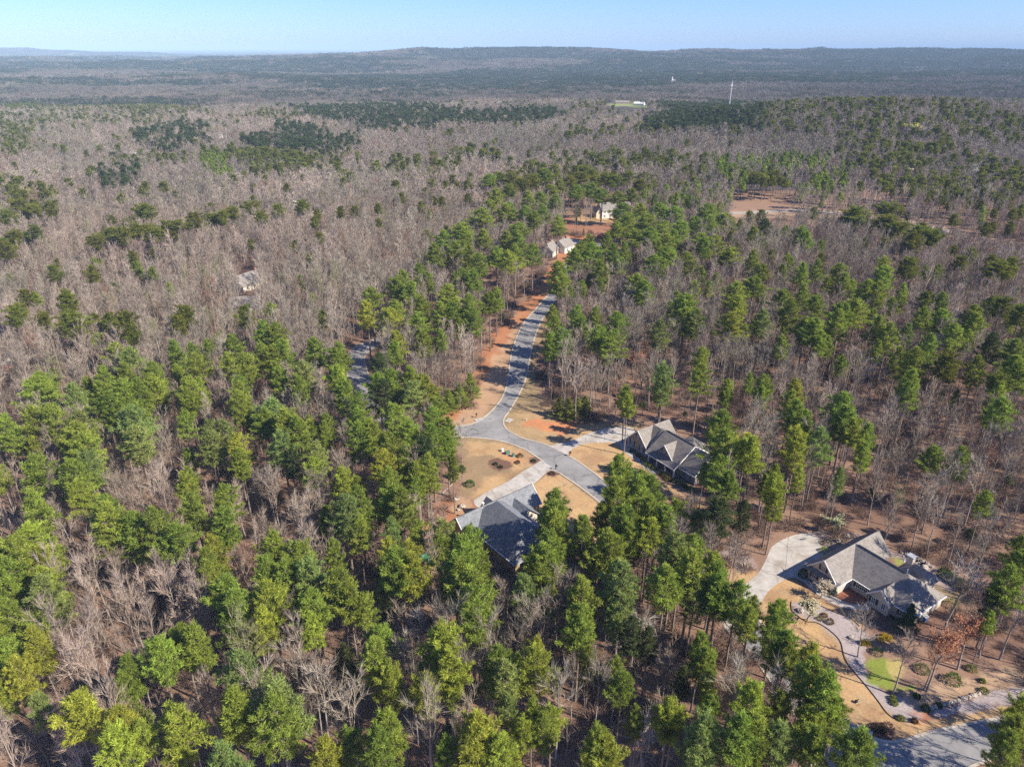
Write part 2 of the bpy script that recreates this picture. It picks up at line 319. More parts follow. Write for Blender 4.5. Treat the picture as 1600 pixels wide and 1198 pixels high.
TAN = (0.40, 0.26, 0.13); CLAY = (0.43, 0.185, 0.085); OLIVE = (0.27, 0.20, 0.105); GRAVEL = (0.32, 0.27, 0.255); MULCH = (0.12, 0.065, 0.05)
LITTER = (0.23, 0.145, 0.10); GREEN = (0.17, 0.225, 0.03); DIRT = (0.38, 0.265, 0.165); RED = (0.36, 0.14, 0.065); BROWN = (0.20, 0.115, 0.07)
zones = [   # (photo polygon, colour, edge softness in metres, mix)
    ([(690, 640), (735, 600), (755, 560), (790, 500), (835, 460), (870, 400), (860, 385), (880, 372), (935, 372), (990, 395), (920, 400), (880, 440), (856, 490), (840, 540), (836, 600), (870, 650), (960, 660), (1000, 665), (980, 700), (900, 720), (790, 690), (700, 700)], OLIVE, 3, .8),
    ([(690, 655), (728, 610), (745, 570), (775, 520), (815, 480), (850, 430), (872, 395), (892, 388), (880, 415), (860, 460), (818, 505), (803, 535), (797, 575), (793, 598), (770, 640), (735, 663)], RED, 2.5, .75),
    ([(705, 660), (735, 628), (757, 590), (782, 545), (797, 520), (812, 505), (803, 535), (795, 598), (770, 641), (735, 664)], DIRT, 2.5, .75),
    ([(862, 700), (930, 672), (990, 662), (1000, 690), (960, 700), (884, 712)], TAN, 2, .9),
    ([(800, 640), (850, 640), (890, 652), (930, 655), (940, 668), (900, 682), (850, 690), (810, 680), (792, 668)], TAN, 3, .6),
    (A_([(590, 310), (640, 295), (720, 310), (850, 320), (900, 325), (820, 350), (760, 390), (700, 370), (620, 350), (560, 330)]), CLAY, 1.6, .95),
    (A_([(500, 260), (560, 300), (530, 340), (620, 380), (700, 400), (600, 400), (510, 350), (490, 310)]), OLIVE, 1.5, .6),
    ([(884, 712), (890, 703), (915, 694), (965, 693), (1000, 720), (1026, 743), (1070, 775), (1115, 795), (1140, 812), (1060, 830), (1000, 810), (948, 757)], TAN, .5, 1),
    ([(1040, 760), (1110, 790), (1180, 800), (1120, 840), (1060, 830)], BROWN, 3, .6),
    ([(859, 737), (877, 742), (937, 787), (985, 828), (960, 850), (920, 840), (875, 832), (845, 800), (815, 778), (830, 760)], TAN, .4, 1),
    ([(700, 688), (731, 684), (777, 689), (815, 701), (846, 720), (815, 738), (790, 754), (745, 780), (722, 775), (716, 740), (702, 715)], OLIVE, 1, .55),
    ([(720, 690), (777, 690), (815, 702), (845, 719), (815, 738), (780, 756), (745, 779), (735, 770), (755, 750), (790, 735), (770, 715), (740, 710)], TAN, 2.2, .9),
    (A_([(390, 510), (440, 495), (500, 515), (520, 540), (450, 560), (400, 540)]), MULCH, .5, .9),
    (A_([(590, 495), (640, 490), (655, 510), (625, 532), (600, 525)]), MULCH, .3, .9),
    (A_([(680, 570), (720, 555), (750, 575), (720, 592), (690, 588)]), MULCH, .3, .95),
    (A_([(450, 460), (560, 470), (570, 510), (520, 520), (470, 490)]), CLAY, .8, .5),
    ([(700, 780), (742, 782), (750, 800), (735, 812), (705, 830), (690, 850), (665, 850), (660, 800)], RED, 2, .7),
    ([(715, 770), (742, 783), (740, 800), (715, 808), (700, 795)], DIRT, 1.2, .7),
    ([(640, 860), (700, 850), (720, 900), (660, 920)], OLIVE, 2, .7),
    ([(1130, 790), (1170, 800), (1260, 810), (1340, 825), (1300, 870), (1200, 930), (1140, 960), (1110, 900), (1105, 840)], LITTER, 3, .8),
    (C_([(70, 250), (120, 290), (170, 325), (250, 330), (200, 390), (150, 420), (90, 330)]), TAN, 1, .9),
    (C_([(60, 240), (130, 200), (200, 250), (240, 290), (245, 318), (170, 325), (110, 290)]), GRAVEL, 1.2, .65),
    (C_([(500, 150), (620, 140), (720, 165), (850, 230), (1000, 280), (1080, 330), (1160, 400), (1060, 430), (900, 300), (740, 165), (560, 240)]), GRAVEL, 1.5, .65),
    (C_([(560, 160), (600, 150), (680, 170), (690, 195), (600, 215), (570, 190)]), DIRT, 1, .7),
    (C_([(840, 260), (880, 262), (900, 290), (870, 296)]), (0.24, 0.26, 0.06), .4, .9),
    (C_([(1030, 370), (1100, 400), (1180, 430), (1240, 470), (1160, 470), (1060, 440), (1040, 420)]), OLIVE, 1, .8),
    (D_([(-120, 260), (0, 150), (60, 95), (150, 95), (260, 190), (340, 235), (480, 275), (560, 300), (560, 400), (480, 320), (300, 245), (140, 225), (150, 290), (290, 350), (425, 460), (475, 600), (640, 800), (760, 920), (850, 937), (1000, 920), (1390, 830), (1507, 800), (1600, 790), (1600, 850), (1250, 925), (1000, 975), (760, 1045), (700, 1010), (560, 960), (490, 945), (400, 1000), (100, 700), (-100, 500)]), TAN, .4, 1),
    (D_([(140, 228), (150, 290), (290, 350), (425, 460), (475, 600), (640, 800), (760, 920), (850, 935), (930, 900), (900, 860), (800, 790), (700, 760), (590, 690), (570, 580), (560, 520), (620, 420), (560, 400), (480, 320), (300, 248), (200, 225)]), GRAVEL, .3, 1),
    (D_([(580, 380), (760, 400), (900, 420), (1000, 500), (1100, 560), (1507, 520), (1507, 720), (1100, 820), (900, 880), (800, 800), (740, 700), (700, 560), (600, 520)]), LITTER, 2, .7),
    (D_([(560, 160), (720, 230), (760, 330), (860, 340), (1000, 340), (980, 400), (760, 430), (620, 420), (560, 330)]), MULCH, 1, .8),
    (D_([(575, 570), (620, 555), (680, 550), (720, 600), (705, 650), (740, 700), (800, 725), (900, 720), (860, 745), (800, 757), (700, 747), (640, 730), (600, 710), (585, 650)]), GREEN, .7, .85),
    (D_([(690, 570), (780, 550), (800, 640), (760, 700), (720, 660)]), (0.36, 0.30, 0.10), .8, .8),
    (D_([(780, 760), (900, 740), (1100, 700), (1300, 640), (1507, 590), (1620, 570), (1620, 690), (1300, 745), (1100, 815), (950, 860), (880, 870), (800, 800)]), DIRT, 1.2, .8),
    (D_([(960, 875), (1100, 830), (1300, 755), (1507, 725), (1640, 700), (1640, 780), (1300, 850), (1100, 890), (975, 912)]), GRAVEL, .5, 1),
    (D_([(610, 945), (700, 940), (745, 985), (745, 1035), (640, 1025), (600, 985)]), MULCH, .4, .95),
    (D_([(840, 880), (930, 870), (960, 915), (880, 935)]), RED, .8, .6),
    (C_([(590, 470), (600, 400), (650, 390), (730, 430), (700, 480), (640, 485)]), (0.22, 0.09, 0.06), .5, .9),
    ([(1005, 715), (1030, 735), (1060, 755), (1100, 775), (1125, 770), (1110, 755), (1080, 765), (1040, 745), (975, 690), (975, 700)], MULCH, .8, .9),
    ([(870, 345), (905, 335), (975, 335), (985, 350), (975, 375), (940, 378), (890, 372)], (0.28, 0.13, 0.075), 4, .8),
    ([(893, 338), (980, 335), (975, 347), (900, 350)], TAN, 1.5, .9),
    ([(885, 366), (935, 370), (945, 380), (893, 376)], CLAY, 1.5, .8),
    ([(880, 382), (905, 382), (890, 396), (872, 393)], TAN, 1, .9),
    ([(1130, 318), (1180, 307), (1290, 312), (1310, 326), (1130, 334)], (0.27, 0.17, 0.115), 9, .7),
    ([(1240, 268), (1340, 277), (1410, 275), (1440, 262), (1470, 270), (1440, 285), (1300, 288), (1240, 280)], TAN, 4, .7),
    ([(1130, 330), (1300, 326), (1450, 345), (1640, 390), (1640, 410), (1440, 365), (1300, 340), (1130, 340)], DIRT, 3, .6),
    ([(300, 398), (350, 393), (385, 420), (375, 440), (340, 440), (300, 430)], (0.32, 0.15, 0.13), 4, .7),
    ([(1180, 480), (1420, 480), (1440, 510), (1200, 505)], RED, 6, .4),
]

# ------------------------------------------------------------------ ground
def ground_mesh(xs, ys, zfun, paint):
    X, Y = np.meshgrid(xs, ys); Z = zfun(X, Y)
    V = np.stack([X, Y, Z], -1).reshape(-1, 3); nx, ny = len(xs), len(ys)
    i = np.arange(nx * ny).reshape(ny, nx)
    a, b, c, d = i[:-1, :-1].ravel(), i[:-1, 1:].ravel(), i[1:, 1:].ravel(), i[1:, :-1].ravel()
    T = np.concatenate([np.stack([a, b, c], 1), np.stack([a, c, d], 1)])
    return V, T, paint(X, Y).reshape(-1, 3)
def paint_near(X, Y):
    n1 = fbm(X / 7, Y / 7, 5, 4); n2 = fbm(X / 1.6, Y / 1.6, 9, 3)
    base = np.array(LITTER)[None, None] * (0.62 + 0.5 * n1[..., None] + 0.3 * n2[..., None])
    dk = smooth(.45, .68, fbm(X / 14, Y / 14, 15, 4))[..., None] * .65
    base = base * (1 - dk) + np.array((0.15, 0.085, 0.06)) * dk
    if X.max() < 900:
        for poly, col, soft, mix in zones:
            P = W2(poly)
            xs = [p[0] for p in P]; ys = [p[1] for p in P]
            mk = (X > min(xs) - soft * 2) & (X < max(xs) + soft * 2) & (Y > min(ys) - soft * 2) & (Y < max(ys) + soft * 2)
            if not mk.any(): continue
            px, py = X[mk], Y[mk]
            d = pdist(px, py, P); d = np.where(inpoly(px, py, P), d, -d)
            d = d + soft * 1.3 * (fbm(px / (soft * 1.2 + .6), py / (soft * 1.2 + .6), 77, 3) - .5) * 2
            a = (smooth(-soft * .5, soft * .5, d) * mix)[:, None]
            v = 0.78 + 0.26 * n1[mk][:, None] + 0.26 * n2[mk][:, None]
            cc = np.array(col)[None] * v
            if col is TAN:
                st = np.sin((px * .831 + py * .556) * 2 * math.pi / 1.5)[:, None]
                cc = cc * (1 + .08 * st * (fbm(px / 9, py / 9, 12, 2)[:, None] > .4))
                pt = smooth(.52, .72, fbm(px / 4, py / 4, 33, 4))[:, None]
                lf = (vn(px * 1.9, py * 1.9, 39) > .93)[:, None] * .35; cc = cc * (1 - pt * .5) + np.array((0.29, 0.17, 0.10)) * pt * .42; p2 = smooth(.55, .7, fbm(px / 2.2, py / 2.2, 37, 3))[:, None] * .3; cc = cc * (1 - p2) + np.array((0.33, 0.27, 0.17)) * p2; cc = cc * (1 - lf)
            base[mk] = base[mk] * (1 - a) + cc * a
    return base
def col_attr(me, C, name='soil'):
    a = me.attributes.new(name, 'FLOAT_COLOR', 'POINT')
    a.data.foreach_set('color', np.concatenate([C, np.ones((len(C), 1))], 1).astype(np.float32).ravel())
gm, gnt, gb = mat('ground_soil', 0.95, 0.1)
ga = node(gnt, 'ShaderNodeAttribute', attribute_name='soil')
gt = node(gnt, 'ShaderNodeTexCoord')
gn = node(gnt, 'ShaderNodeTexNoise', i_Scale=2.2, i_Detail=8.0, i_Roughness=0.75); gnt.links.new(gt.outputs['Object'], gn.inputs['Vector'])
gr = node(gnt, 'ShaderNodeMapRange'); gr.inputs[1].default_value = .3; gr.inputs[2].default_value = .7; gr.inputs[3].default_value = .72; gr.inputs[4].default_value = 1.26
gnt.links.new(gn.outputs['Fac'], gr.inputs[0])
gs = node(gnt, 'ShaderNodeVectorMath', operation='SCALE'); gnt.links.new(ga.outputs['Vector'], gs.inputs[0]); gnt.links.new(gr.outputs[0], gs.inputs['Scale'])
gnt.links.new(gs.outputs[0], gb.inputs['Base Color'])
gbp = node(gnt, 'ShaderNodeBump', i_Strength=0.5, i_Distance=0.12); gnt.links.new(gn.outputs['Fac'], gbp.inputs['Height']); gnt.links.new(gbp.outputs[0], gb.inputs['Normal'])
M['ground'] = gm
def make_ground():
    X0, X1, Y0, Y1 = -120, 200, 60, 560
    parts = []
    xs = np.concatenate([np.arange(-60, 130.01, 0.55)]); ys = np.concatenate([np.arange(78, 200, 0.55), np.arange(200, 560, 1.6)])
    xs2 = np.concatenate([np.arange(-600, -60, 6), xs, np.arange(136, 900, 6)])
    V, T, C = ground_mesh(xs2, ys, terrain, paint_near); parts.append((V, T, C))
    # everything round it out to the horizon, as one radial-ish grid with a hole
    def seg(a, b, n, p=1.0): return a + (b - a) * (np.linspace(0, 1, n) ** p)
    fx = np.concatenate([-seg(10000, 60000, 25, 2)[::-1], np.arange(-10000, -600, 75), xs2[(xs2 > -600)][::14], np.arange(900, 8000, 75), seg(8000, 60000, 25, 2)])
    fx = np.unique(np.round(fx, 3))
    fy = np.concatenate([np.linspace(560 - .0, 1500, 90), np.linspace(1510, 6500, 180), np.arange(6560, 12000, 60), seg(12000, 60000, 60, 2.0)])
    fy[0] = ys[-1]
    def paint_far(X, Y):
        c = np.empty(X.shape + (3,)); n = fbm(X / 90, Y / 130, 50, 5); g = fbm(X / 420, Y / 700, 55, 4)
        wood = np.array((0.075, 0.062, 0.06)); pine = np.array((0.035, 0.055, 0.025))
        k = smooth(.44, .56, g * .75 + n * .25)[..., None] * smooth(2500, 4200, Y)[..., None]
        c[:] = wood * (0.7 + .6 * n[..., None]); c = c * (1 - k) + pine * k
        fld = smooth(.70, .74, fbm(X / 160, Y / 380, 58, 3))[..., None] * smooth(7000, 9500, Y)[..., None]
        return c * (1 - fld) + np.array((0.30, 0.30, 0.16)) * fld
    def z_far(X, Y):
        z = terrain(X, Y)
        return z + smooth(5600, 7500, Y) * 7 * fbm(X / 45, Y / 60, 91, 3)
    V, T, C = ground_mesh(fx, fy, z_far, paint_far); parts.append((V, T, C))
    ny = np.array([-3000, -800, -200, 0, 40, ys[0]])
    V, T, C = ground_mesh(fx, ny, lambda X, Y: terrain(X, Y) - 0.05 * (Y < 70), paint_near); parts.append((V, T, C))
    sx = np.concatenate([-seg(600, 60000, 60, 2.2)[::-1]]); sy = np.concatenate([np.linspace(ys[0], 560, 40)]); sy[-1] = ys[-1]
    for s in (sx, seg(xs2[-1], 60000, 60, 2.2)):
        s = s.copy()
        if s[0] < 0: s[-1] = xs2[0]
        V, T, C = ground_mesh(s, sy, terrain, paint_near); parts.append((V, T, C))
    off = 0; Vs, Ts, Cs = [], [], []
    for V, T, C in parts: Vs.append(V); Ts.append(T + off); Cs.append(C); off += len(V)
    me = fastmesh('ground', np.concatenate(Vs), np.concatenate(Ts), [gm]); col_attr(me, np.concatenate(Cs))
    me.polygons.foreach_set('use_smooth', np.ones(len(me.polygons), bool))
    o = bpy.data.objects.new('ground', me); COL.objects.link(o); tag(o, kind='structure')
make_ground()

# ------------------------------------------------------------------ roads, drives, kerbs
from mathutils.geometry import tessellate_polygon
def sheet(name, P, m, lift, kind='structure', cell=None):
    """flat paving slab from a ground-plan polygon"""
    V = [Vector((x, y, float(terrain(x, y)) + lift)) for x, y in P]
    tri = tessellate_polygon([V]); b = MB(); k = len(V)
    F = []
    for t in tri:
        a, c, d = V[t[0]], V[t[1]], V[t[2]]
        F.append(tuple(t) if (c - a).cross(d - a).z > 0 else (t[0], t[2], t[1]))
    b.add(V, F)
    low = [v - Vector((0, 0, 0.3)) for v in V]
    b.add(V + low, [(i, (i + 1) % k, (i + 1) % k + k, i + k) for i in range(k)])
    return tag(b.obj(name, m), kind=kind)
def dense(P, step=1.0):
    out = []
    for (a, b) in zip(P[:-1], P[1:]):
        n = max(1, int(math.hypot(b[0] - a[0], b[1] - a[1]) / step))
        for i in range(n): out.append((a[0] + (b[0] - a[0]) * i / n, a[1] + (b[1] - a[1]) * i / n))
    return out + [P[-1]]
def cr(P, n=6):
    """Catmull-Rom smoothing of a plan polyline"""
    out = []; Q = [P[0]] + list(P) + [P[-1]]
    for i in range(1, len(Q) - 2):
        p0, p1, p2, p3 = Q[i - 1], Q[i], Q[i + 1], Q[i + 2]
        for k in range(n):
            t = k / n
            out.append(tuple(.5 * (2 * p1[j] + (p2[j] - p0[j]) * t + (2 * p0[j] - 5 * p1[j] + 4 * p2[j] - p3[j]) * t * t + (3 * p1[j] - p0[j] - 3 * p2[j] + p3[j]) * t ** 3) for j in (0, 1)))
    return out + [P[-1]]
def ribbon(P, wd):
    L, R = [], []
    for i, p in enumerate(P):
        a = P[max(i - 1, 0)]; b = P[min(i + 1, len(P) - 1)]; d = Vector((b[0] - a[0], b[1] - a[1])).normalized()
        n = Vector((-d.y, d.x)) * wd / 2; L.append((p[0] + n.x, p[1] + n.y)); R.append((p[0] - n.x, p[1] - n.y))
    return L, R
def strip(name, P, wd, h0, h1, m, kind='structure'):
    L, R = ribbon(P, wd); b = MB(); V = []; F = []
    for (l, r) in zip(L, R):
        z = max(float(terrain(*l)), float(terrain(*r)))
        V += [(*l, z + h0), (*l, z + h1), (*r, z + h1), (*r, z + h0)]
    n = len(L)
    for i in range(n - 1):
        a = 4 * i
        for k in range(3): F.append((a + k, a + k + 1, a + 5 + k, a + 4 + k))
    F += [(0, 3, 2, 1), (4 * n - 4, 4 * n - 3, 4 * n - 2, 4 * n - 1)]
    return tag(b.add(V, F).obj(name, m), kind=kind)
r1L, r1R, r2U, r2D, r3U, r3D = [cr(W2(p), 5) for p in (road1_L, road1_R, road2_U, road2_D, road3_U, road3_D)]
sheet('road', r1R + r2U[1:] + r3U[1:] + r3D[::-1] + r2D[::-1][1:] + W2([(700, 668)]) + r1L[::-1], M['asphalt'], 0.035)
lc = cr(W2(road_left_c), 6)
L_, Rr_ = ribbon(lc, 6.2); sheet('road', L_ + Rr_[::-1], M['asphalt'], 0.031)
fc = cr(W2(road_far), 6); L_, Rr_ = ribbon(fc, 5.0); sheet('road', L_ + Rr_[::-1], M['gravel_road'], 0.25)
# street going on beyond the rise to the upper houses
uc = cr(W2([(866, 468), (880, 440), (893, 415), (905, 398)]), 5); L_, Rr_ = ribbon(uc, 6.0); sheet('road', L_ + Rr_[::-1], M['asphalt'], 0.05)
strip('kerb', r1L, .45, -.1, .13, M['kerb']); strip('kerb', r1R[:-1] , .45, -.1, .13, M['kerb'])
def split_kerb(P, gaps):
    run = []
    for p in dense(P, 0.6):
        if any(math.hypot(p[0] - g[0], p[1] - g[1]) < g[2] for g in gaps):
            if len(run) > 2: strip('kerb', run, .45, -.1, .13, M['kerb'])
            run = []
        else: run.append(p)
    if len(run) > 2: strip('kerb', run, .45, -.1, .13, M['kerb'])
gM = at(872, 703)[:2]; gL = at(861, 730)[:2]
split_kerb(r2U, [(*gM, 2.9), (*at(1148, 928)[:2], 3)]); split_kerb(r2D[3:], [(*gL, 2.9)]); split_kerb(r3U, []); split_kerb(r3D[4:], [])
split_kerb(ribbon(lc, 6.7)[0][4:], []); split_kerb(ribbon(lc, 6.7)[1][4:], [])
def slabs(name, poly, lift, m, kind='structure'):
    return sheet(name, cr(W2(poly + [poly[0]]), 4)[:-1], m, lift)
slabs('driveway', drive_M, .043, M['concrete']); slabs('driveway', drive_L, .043, M['concrete']); slabs('driveway', drive_R, .043, M['concrete'])
slabs('driveway', drive_N, .12, M['concrete'])
slabs('footpath', walk_M, .05, M['concrete']); slabs('footpath', walk_R, .05, M['concrete'])
# joints sawn in the concrete drives: narrow dark strips let into the surface
def joint(a, b):
    strip('driveway_joint', [at(*a)[:2], at(*b)[:2]], .045, -.02, .049, M['edging'])
for a, b in [((815, 739), (832, 757)), ((790, 755), (806, 775)), ((768, 766), (783, 790)), ((832, 728), (848, 744)), ((1205, 856), (1285, 852)), ((1186, 893), (1262, 893)), ((1232, 838), (1226, 906)), ((915, 681), (915, 692)), ((945, 671), (945, 690))]:
    joint(a, b)
tag(strip('garden_edging', cr(W2(edge1), 5), .16, -.05, .10, M['edging'], None), 'long black wavy edging strip between dormant lawn and mauve gravel bed', 'garden edging')
tag(strip('garden_edging', cr(W2(edge2), 5), .14, -.05, .09, M['edging'], None), 'short black curved edging along the upper side of the mauve gravel bed', 'garden edging')
for o in list(COL.objects):
    if o.name.startswith('garden_edging') and 'kind' in o: del o['kind']

# ------------------------------------------------------------------ houses
TH = 0.16
def house_frame(name, O, e1, z=0.0, **k):
    return empty(name, (O[0], O[1], z), math.atan2(e1[1], e1[0]), **k)
def roof_part(par, m, polys, name='roof'):
    b = MB()
    for p in polys: b.slab(p, TH)
    return b.obj(name, m, par)
def gable(x0, x1, y0, y1, ze, zr, ax='y', oh=.4, hip0=0, hip1=0):
    """roof planes over a rectangle: ridge along ax; hip0/hip1 = how far the ridge stops short of each end"""
    P = []
    if ax == 'y':
        xm = (x0 + x1) / 2; s = (zr - ze) / (xm - x0); zo = ze - oh * s; a, b = y0 - oh, y1 + oh
        r0, r1 = (a if not hip0 else y0 + hip0), (b if not hip1 else y1 - hip1)
        L, R = x0 - oh, x1 + oh
        P.append([(L, a, zo), (xm, r0, zr), (xm, r1, zr), (L, b, zo)]); P.append([(R, b, zo), (xm, r1, zr), (xm, r0, zr), (R, a, zo)])
        if hip0: P.append([(R, a, zo), (xm, r0, zr), (L, a, zo)])
        if hip1: P.append([(L, b, zo), (xm, r1, zr), (R, b, zo)])
    else:
        ym = (y0 + y1) / 2; s = (zr - ze) / (ym - y0); zo = ze - oh * s; a, b = x0 - oh, x1 + oh
        r0, r1 = (a if not hip0 else x0 + hip0), (b if not hip1 else x1 - hip1)
        L, R = y0 - oh, y1 + oh
        P.append([(a, L, zo), (b, L, zo), (r1, ym, zr), (r0, ym, zr)]); P.append([(b, R, zo), (a, R, zo), (r0, ym, zr), (r1, ym, zr)])
        if hip0: P.append([(a, R, zo), (a, L, zo), (r0, ym, zr)])
        if hip1: P.append([(b, L, zo), (b, R, zo), (r1, ym, zr)])
    out = []
    for p in P:                                  # make every plane face upwards
        n = (Vector(p[1]) - Vector(p[0])).cross(Vector(p[2]) - Vector(p[0])); out.append(p if n.z > 0 else p[::-1])
    return out
def walls(par, m, x0, x1, y0, y1, z0, z1, gab=None, zr=None, name='wall'):
    """a block of wall, with pointed gable ends when gab is 'y' or 'x'"""
    b = MB()
    if gab == 'y':
        xm = (x0 + x1) / 2; sec = [(x0, z0), (x1, z0), (x1, z1), (xm, zr - .17), (x0, z1)]
        V = [(x, y0, z) for x, z in sec] + [(x, y1, z) for x, z in sec]
        b.add(V, [(0, 1, 2, 3, 4), (9, 8, 7, 6, 5)] + [((i + 1) % 5, i, i + 5, (i + 1) % 5 + 5) for i in range(5)])
    elif gab == 'x':
        ym = (y0 + y1) / 2; sec = [(y0, z0), (y1, z0), (y1, z1), (ym, zr - .17), (y0, z1)]
        V = [(x0, y, z) for y, z in sec] + [(x1, y, z) for y, z in sec]
        b.add(V, [(4, 3, 2, 1, 0), (5, 6, 7, 8, 9)] + [(i, (i + 1) % 5, (i + 1) % 5 + 5, i + 5) for i in range(5)])
    else: b.box(x0, x1, y0, y1, z0, z1 - .02)
    return b.obj(name, m, par)
def bar(par, name, m, a, b, w, h):
    """rectangular board from a to b (local), w across, h deep"""
    a, b = Vector(a), Vector(b); d = (b - a).normalized(); up = Vector((0, 0, 1)) if abs(d.z) < .95 else Vector((0, 1, 0))
    s = d.cross(up).normalized() * w / 2; n = s.cross(d).normalized() * h / 2; V = []
    for p in (a, b): V += [p - s - n, p + s - n, p + s + n, p - s + n]
    mb = MB().add(V, [(3, 2, 1, 0), (4, 5, 6, 7), (0, 1, 5, 4), (1, 2, 6, 5), (2, 3, 7, 6), (3, 0, 4, 7)])
    return mb.obj(name, m, par)
def window(par, c, wd, ht, face='-y', cols=2, rows=2, shutters=True):
    """window standing proud of a wall; c = centre on the wall surface, face = outward direction"""
    ang = {'-y': 0, '+x': math.pi / 2, '+y': math.pi, '-x': -math.pi / 2}[face]
    Rm = Matrix.Rotation(ang, 4, 'Z'); Rm.translation = Vector(c)
    def put(mb, name, m, pr):
        mb.V = [tuple(Rm @ Vector(v)) if pr is par else v for v in mb.V]; return mb.obj(name, m, pr)
    f = MB(); t = .10
    f.box(-wd / 2, wd / 2, -.09, .05, -ht / 2, -ht / 2 + t); f.box(-wd / 2, wd / 2, -.09, .05, ht / 2 - t, ht / 2)
    f.box(-wd / 2, -wd / 2 + t, -.09, .05, -ht / 2 + t, ht / 2 - t); f.box(wd / 2 - t, wd / 2, -.09, .05, -ht / 2 + t, ht / 2 - t)
    fo = f.obj('window', M['white'], par); fo.matrix_local = Rm
    g = MB().box(-wd / 2 + t, wd / 2 - t, -.03, .02, -ht / 2 + t, ht / 2 - t).obj('pane', M['glass'], fo)
    b = MB()
    for i in range(1, cols): x = -wd / 2 + wd * i / cols; b.box(x - .035, x + .035, -.07, -.031, -ht / 2 + t, ht / 2 - t)
    for i in range(1, rows): z = -ht / 2 + ht * i / rows; b.box(-wd / 2 + t, wd / 2 - t, -.068, -.0305, z - .03, z + .03)
    if b.n: b.obj('glazing_bar', M['white'], fo)
    if shutters:
        for s in (-1, 1):
            x = s * (wd / 2 + .26); put(MB().box(x - .22, x + .22, -.07, .04, -ht / 2, ht / 2), 'shutter', M['shutter'], par)
    return fo
def rakes(par, x0, x1, y, ze, zr, oh=.4, ax='y'):
    """white barge boards up a gable end"""
    xm = (x0 + x1) / 2; s = (zr - ze) / (xm - x0); zo = ze - oh * s
    for xa in (x0 - oh, x1 + oh):
        a = (xa, y, zo - .12) if ax == 'y' else (y, xa, zo - .12); b = (xm, y, zr - .12) if ax == 'y' else (y, xm, zr - .12)
        bar(par, 'bargeboard', M['white'], a, b, .10, .28)
def gutter(par, a, b): bar(par, 'gutter', M['white'], a, b, .14, .16)

def house_R():
    h = house_frame('house', (61.42, 117.41), (.535, -.845), label='cream house with grey hipped roof and gabled garage wing beside the pale curved driveway', cat='house')
    wl = M['wall_cream']; rf = M['roof_grey']
    walls(h, wl, 0, 7, 0, 17.6, -.3, 3, 'y', 6.7); walls(h, wl, 6.98, 20, 4.8, 15, -.3, 3)
    walls(h, M['stone'], 7.0, 20.04, 4.72, 15.05, -.32, .9, name='stone_base')
    b = roof_part(h, rf, gable(0, 7, 0, 17.6, 3, 6.7, 'y', .45))
    roof_part(h, rf, gable(4.0, 20, 4.8, 15, 3, 6.72, 'x', .45, hip1=5.0))
    # pent roof across the front gable
    bm = MB().slab([(-.45, -1.0, 2.75), (7.45, -1.0, 2.75), (7.45, -.02, 3.35), (-.45, -.02, 3.35)], .12); bm.obj('pent_roof', rf, h)
    rakes(h, 0, 7, -.47, 3, 6.7, .45)
    walls(h, wl, 11.8, 16.0, 3.4, 6, -.3, 3, 'y', 5.0); roof_part(h, rf, gable(11.8, 16.0, 3.4, 8.2, 3, 5.1, 'y', .35)); rakes(h, 11.8, 16, 3.03, 3, 5.1, .35)
    # outdoor room behind: hipped roof on posts with a stone chimney
    roof_part(h, rf, gable(10.6, 16.8, 14.2, 19.0, 2.9, 5.0, 'x', .4, hip0=2.2, hip1=2.2), 'porch_roof')
    for x in (10.9, 13.7, 16.5):
        MB().box(x - .12, x + .12, 18.5, 18.74, -.3, 2.95).obj('post', M['white'], h)
    ch = MB().box(11.2, 12.5, 16.0, 17.1, -.3, 6.1).obj('chimney', M['stone'], h)
    MB().box(11.05, 12.65, 15.85, 17.25, 6.1, 6.3).obj('chimney_cap', M['metal_grey'], ch)
    for x in (1.9, 4.9): window(h, (x, 0, 1.65), 1.0, 1.5)
    window(h, (3.5, 0, 4.35), 1.0, 1.2)
    window(h, (9.5, 4.8, 1.75), 2.6, 1.5, cols=6); window(h, (12.9, 3.4, 1.7), .9, 1.4); window(h, (15.0, 3.4, 1.7), .9, 1.4, shutters=False)
    window(h, (18.0, 4.8, 1.7), 1.0, 1.5)
    window(h, (20, 7.2, 1.7), .9, 1.3, '+x', shutters=False); window(h, (20, 11.5, 1.7), .9, 1.3, '+x', shutters=False)
    window(h, (7, 2.4, 1.8), .5, .9, '+x', 1, 1, False)
    d = MB().box(11.0, 11.7, 4.7, 4.86, 0, 2.2).obj('front_door', M['wood'], h); MB().box(11.08, 11.16, 4.62, 4.7, 1, 1.15).obj('handle', M['metal_grey'], d)
    for y in (3.2, 7.0):
        g = MB().box(-.06, .02, y, y + 3, 0, 2.3).obj('garage_door', M['white'], h); b = MB()
        for z in (.55, 1.1, 1.65): b.box(-.09, -.061, y + .1, y + 2.9, z, z + .05)
        b.obj('door_rail', M['white'], g)
    gutter(h, (7.5, 4.3, 2.66), (11.3, 4.3, 2.66)); gutter(h, (16.4, 4.3, 2.66), (20.4, 4.3, 2.66)); gutter(h, (20.5, 4.4, 2.66), (20.5, 15.4, 2.66)); gutter(h, (7.5, -.4, 2.62), (7.5, 4.2, 2.62))
    bar(h, 'downpipe', M['white'], (7.12, .1, 2.6), (7.12, .1, 0), .1, .1); bar(h, 'downpipe', M['white'], (19.95, 4.66, 2.6), (19.95, 4.66, 0), .1, .1)
    for x, y, z in ((5.6, 9, 4.6), (13.5, 12.6, 5.0), (9.5, 11.6, 5.7)): MB().tube([(x, y, z), (x, y, z + .75)], .09, 7).obj('vent_pipe', M['metal_grey'], h)
    bar(h, 'ridge_vent', M['awning_dark'], (4.2, 9.9, 6.76), (14.6, 9.9, 6.76), .3, .1)
    return h
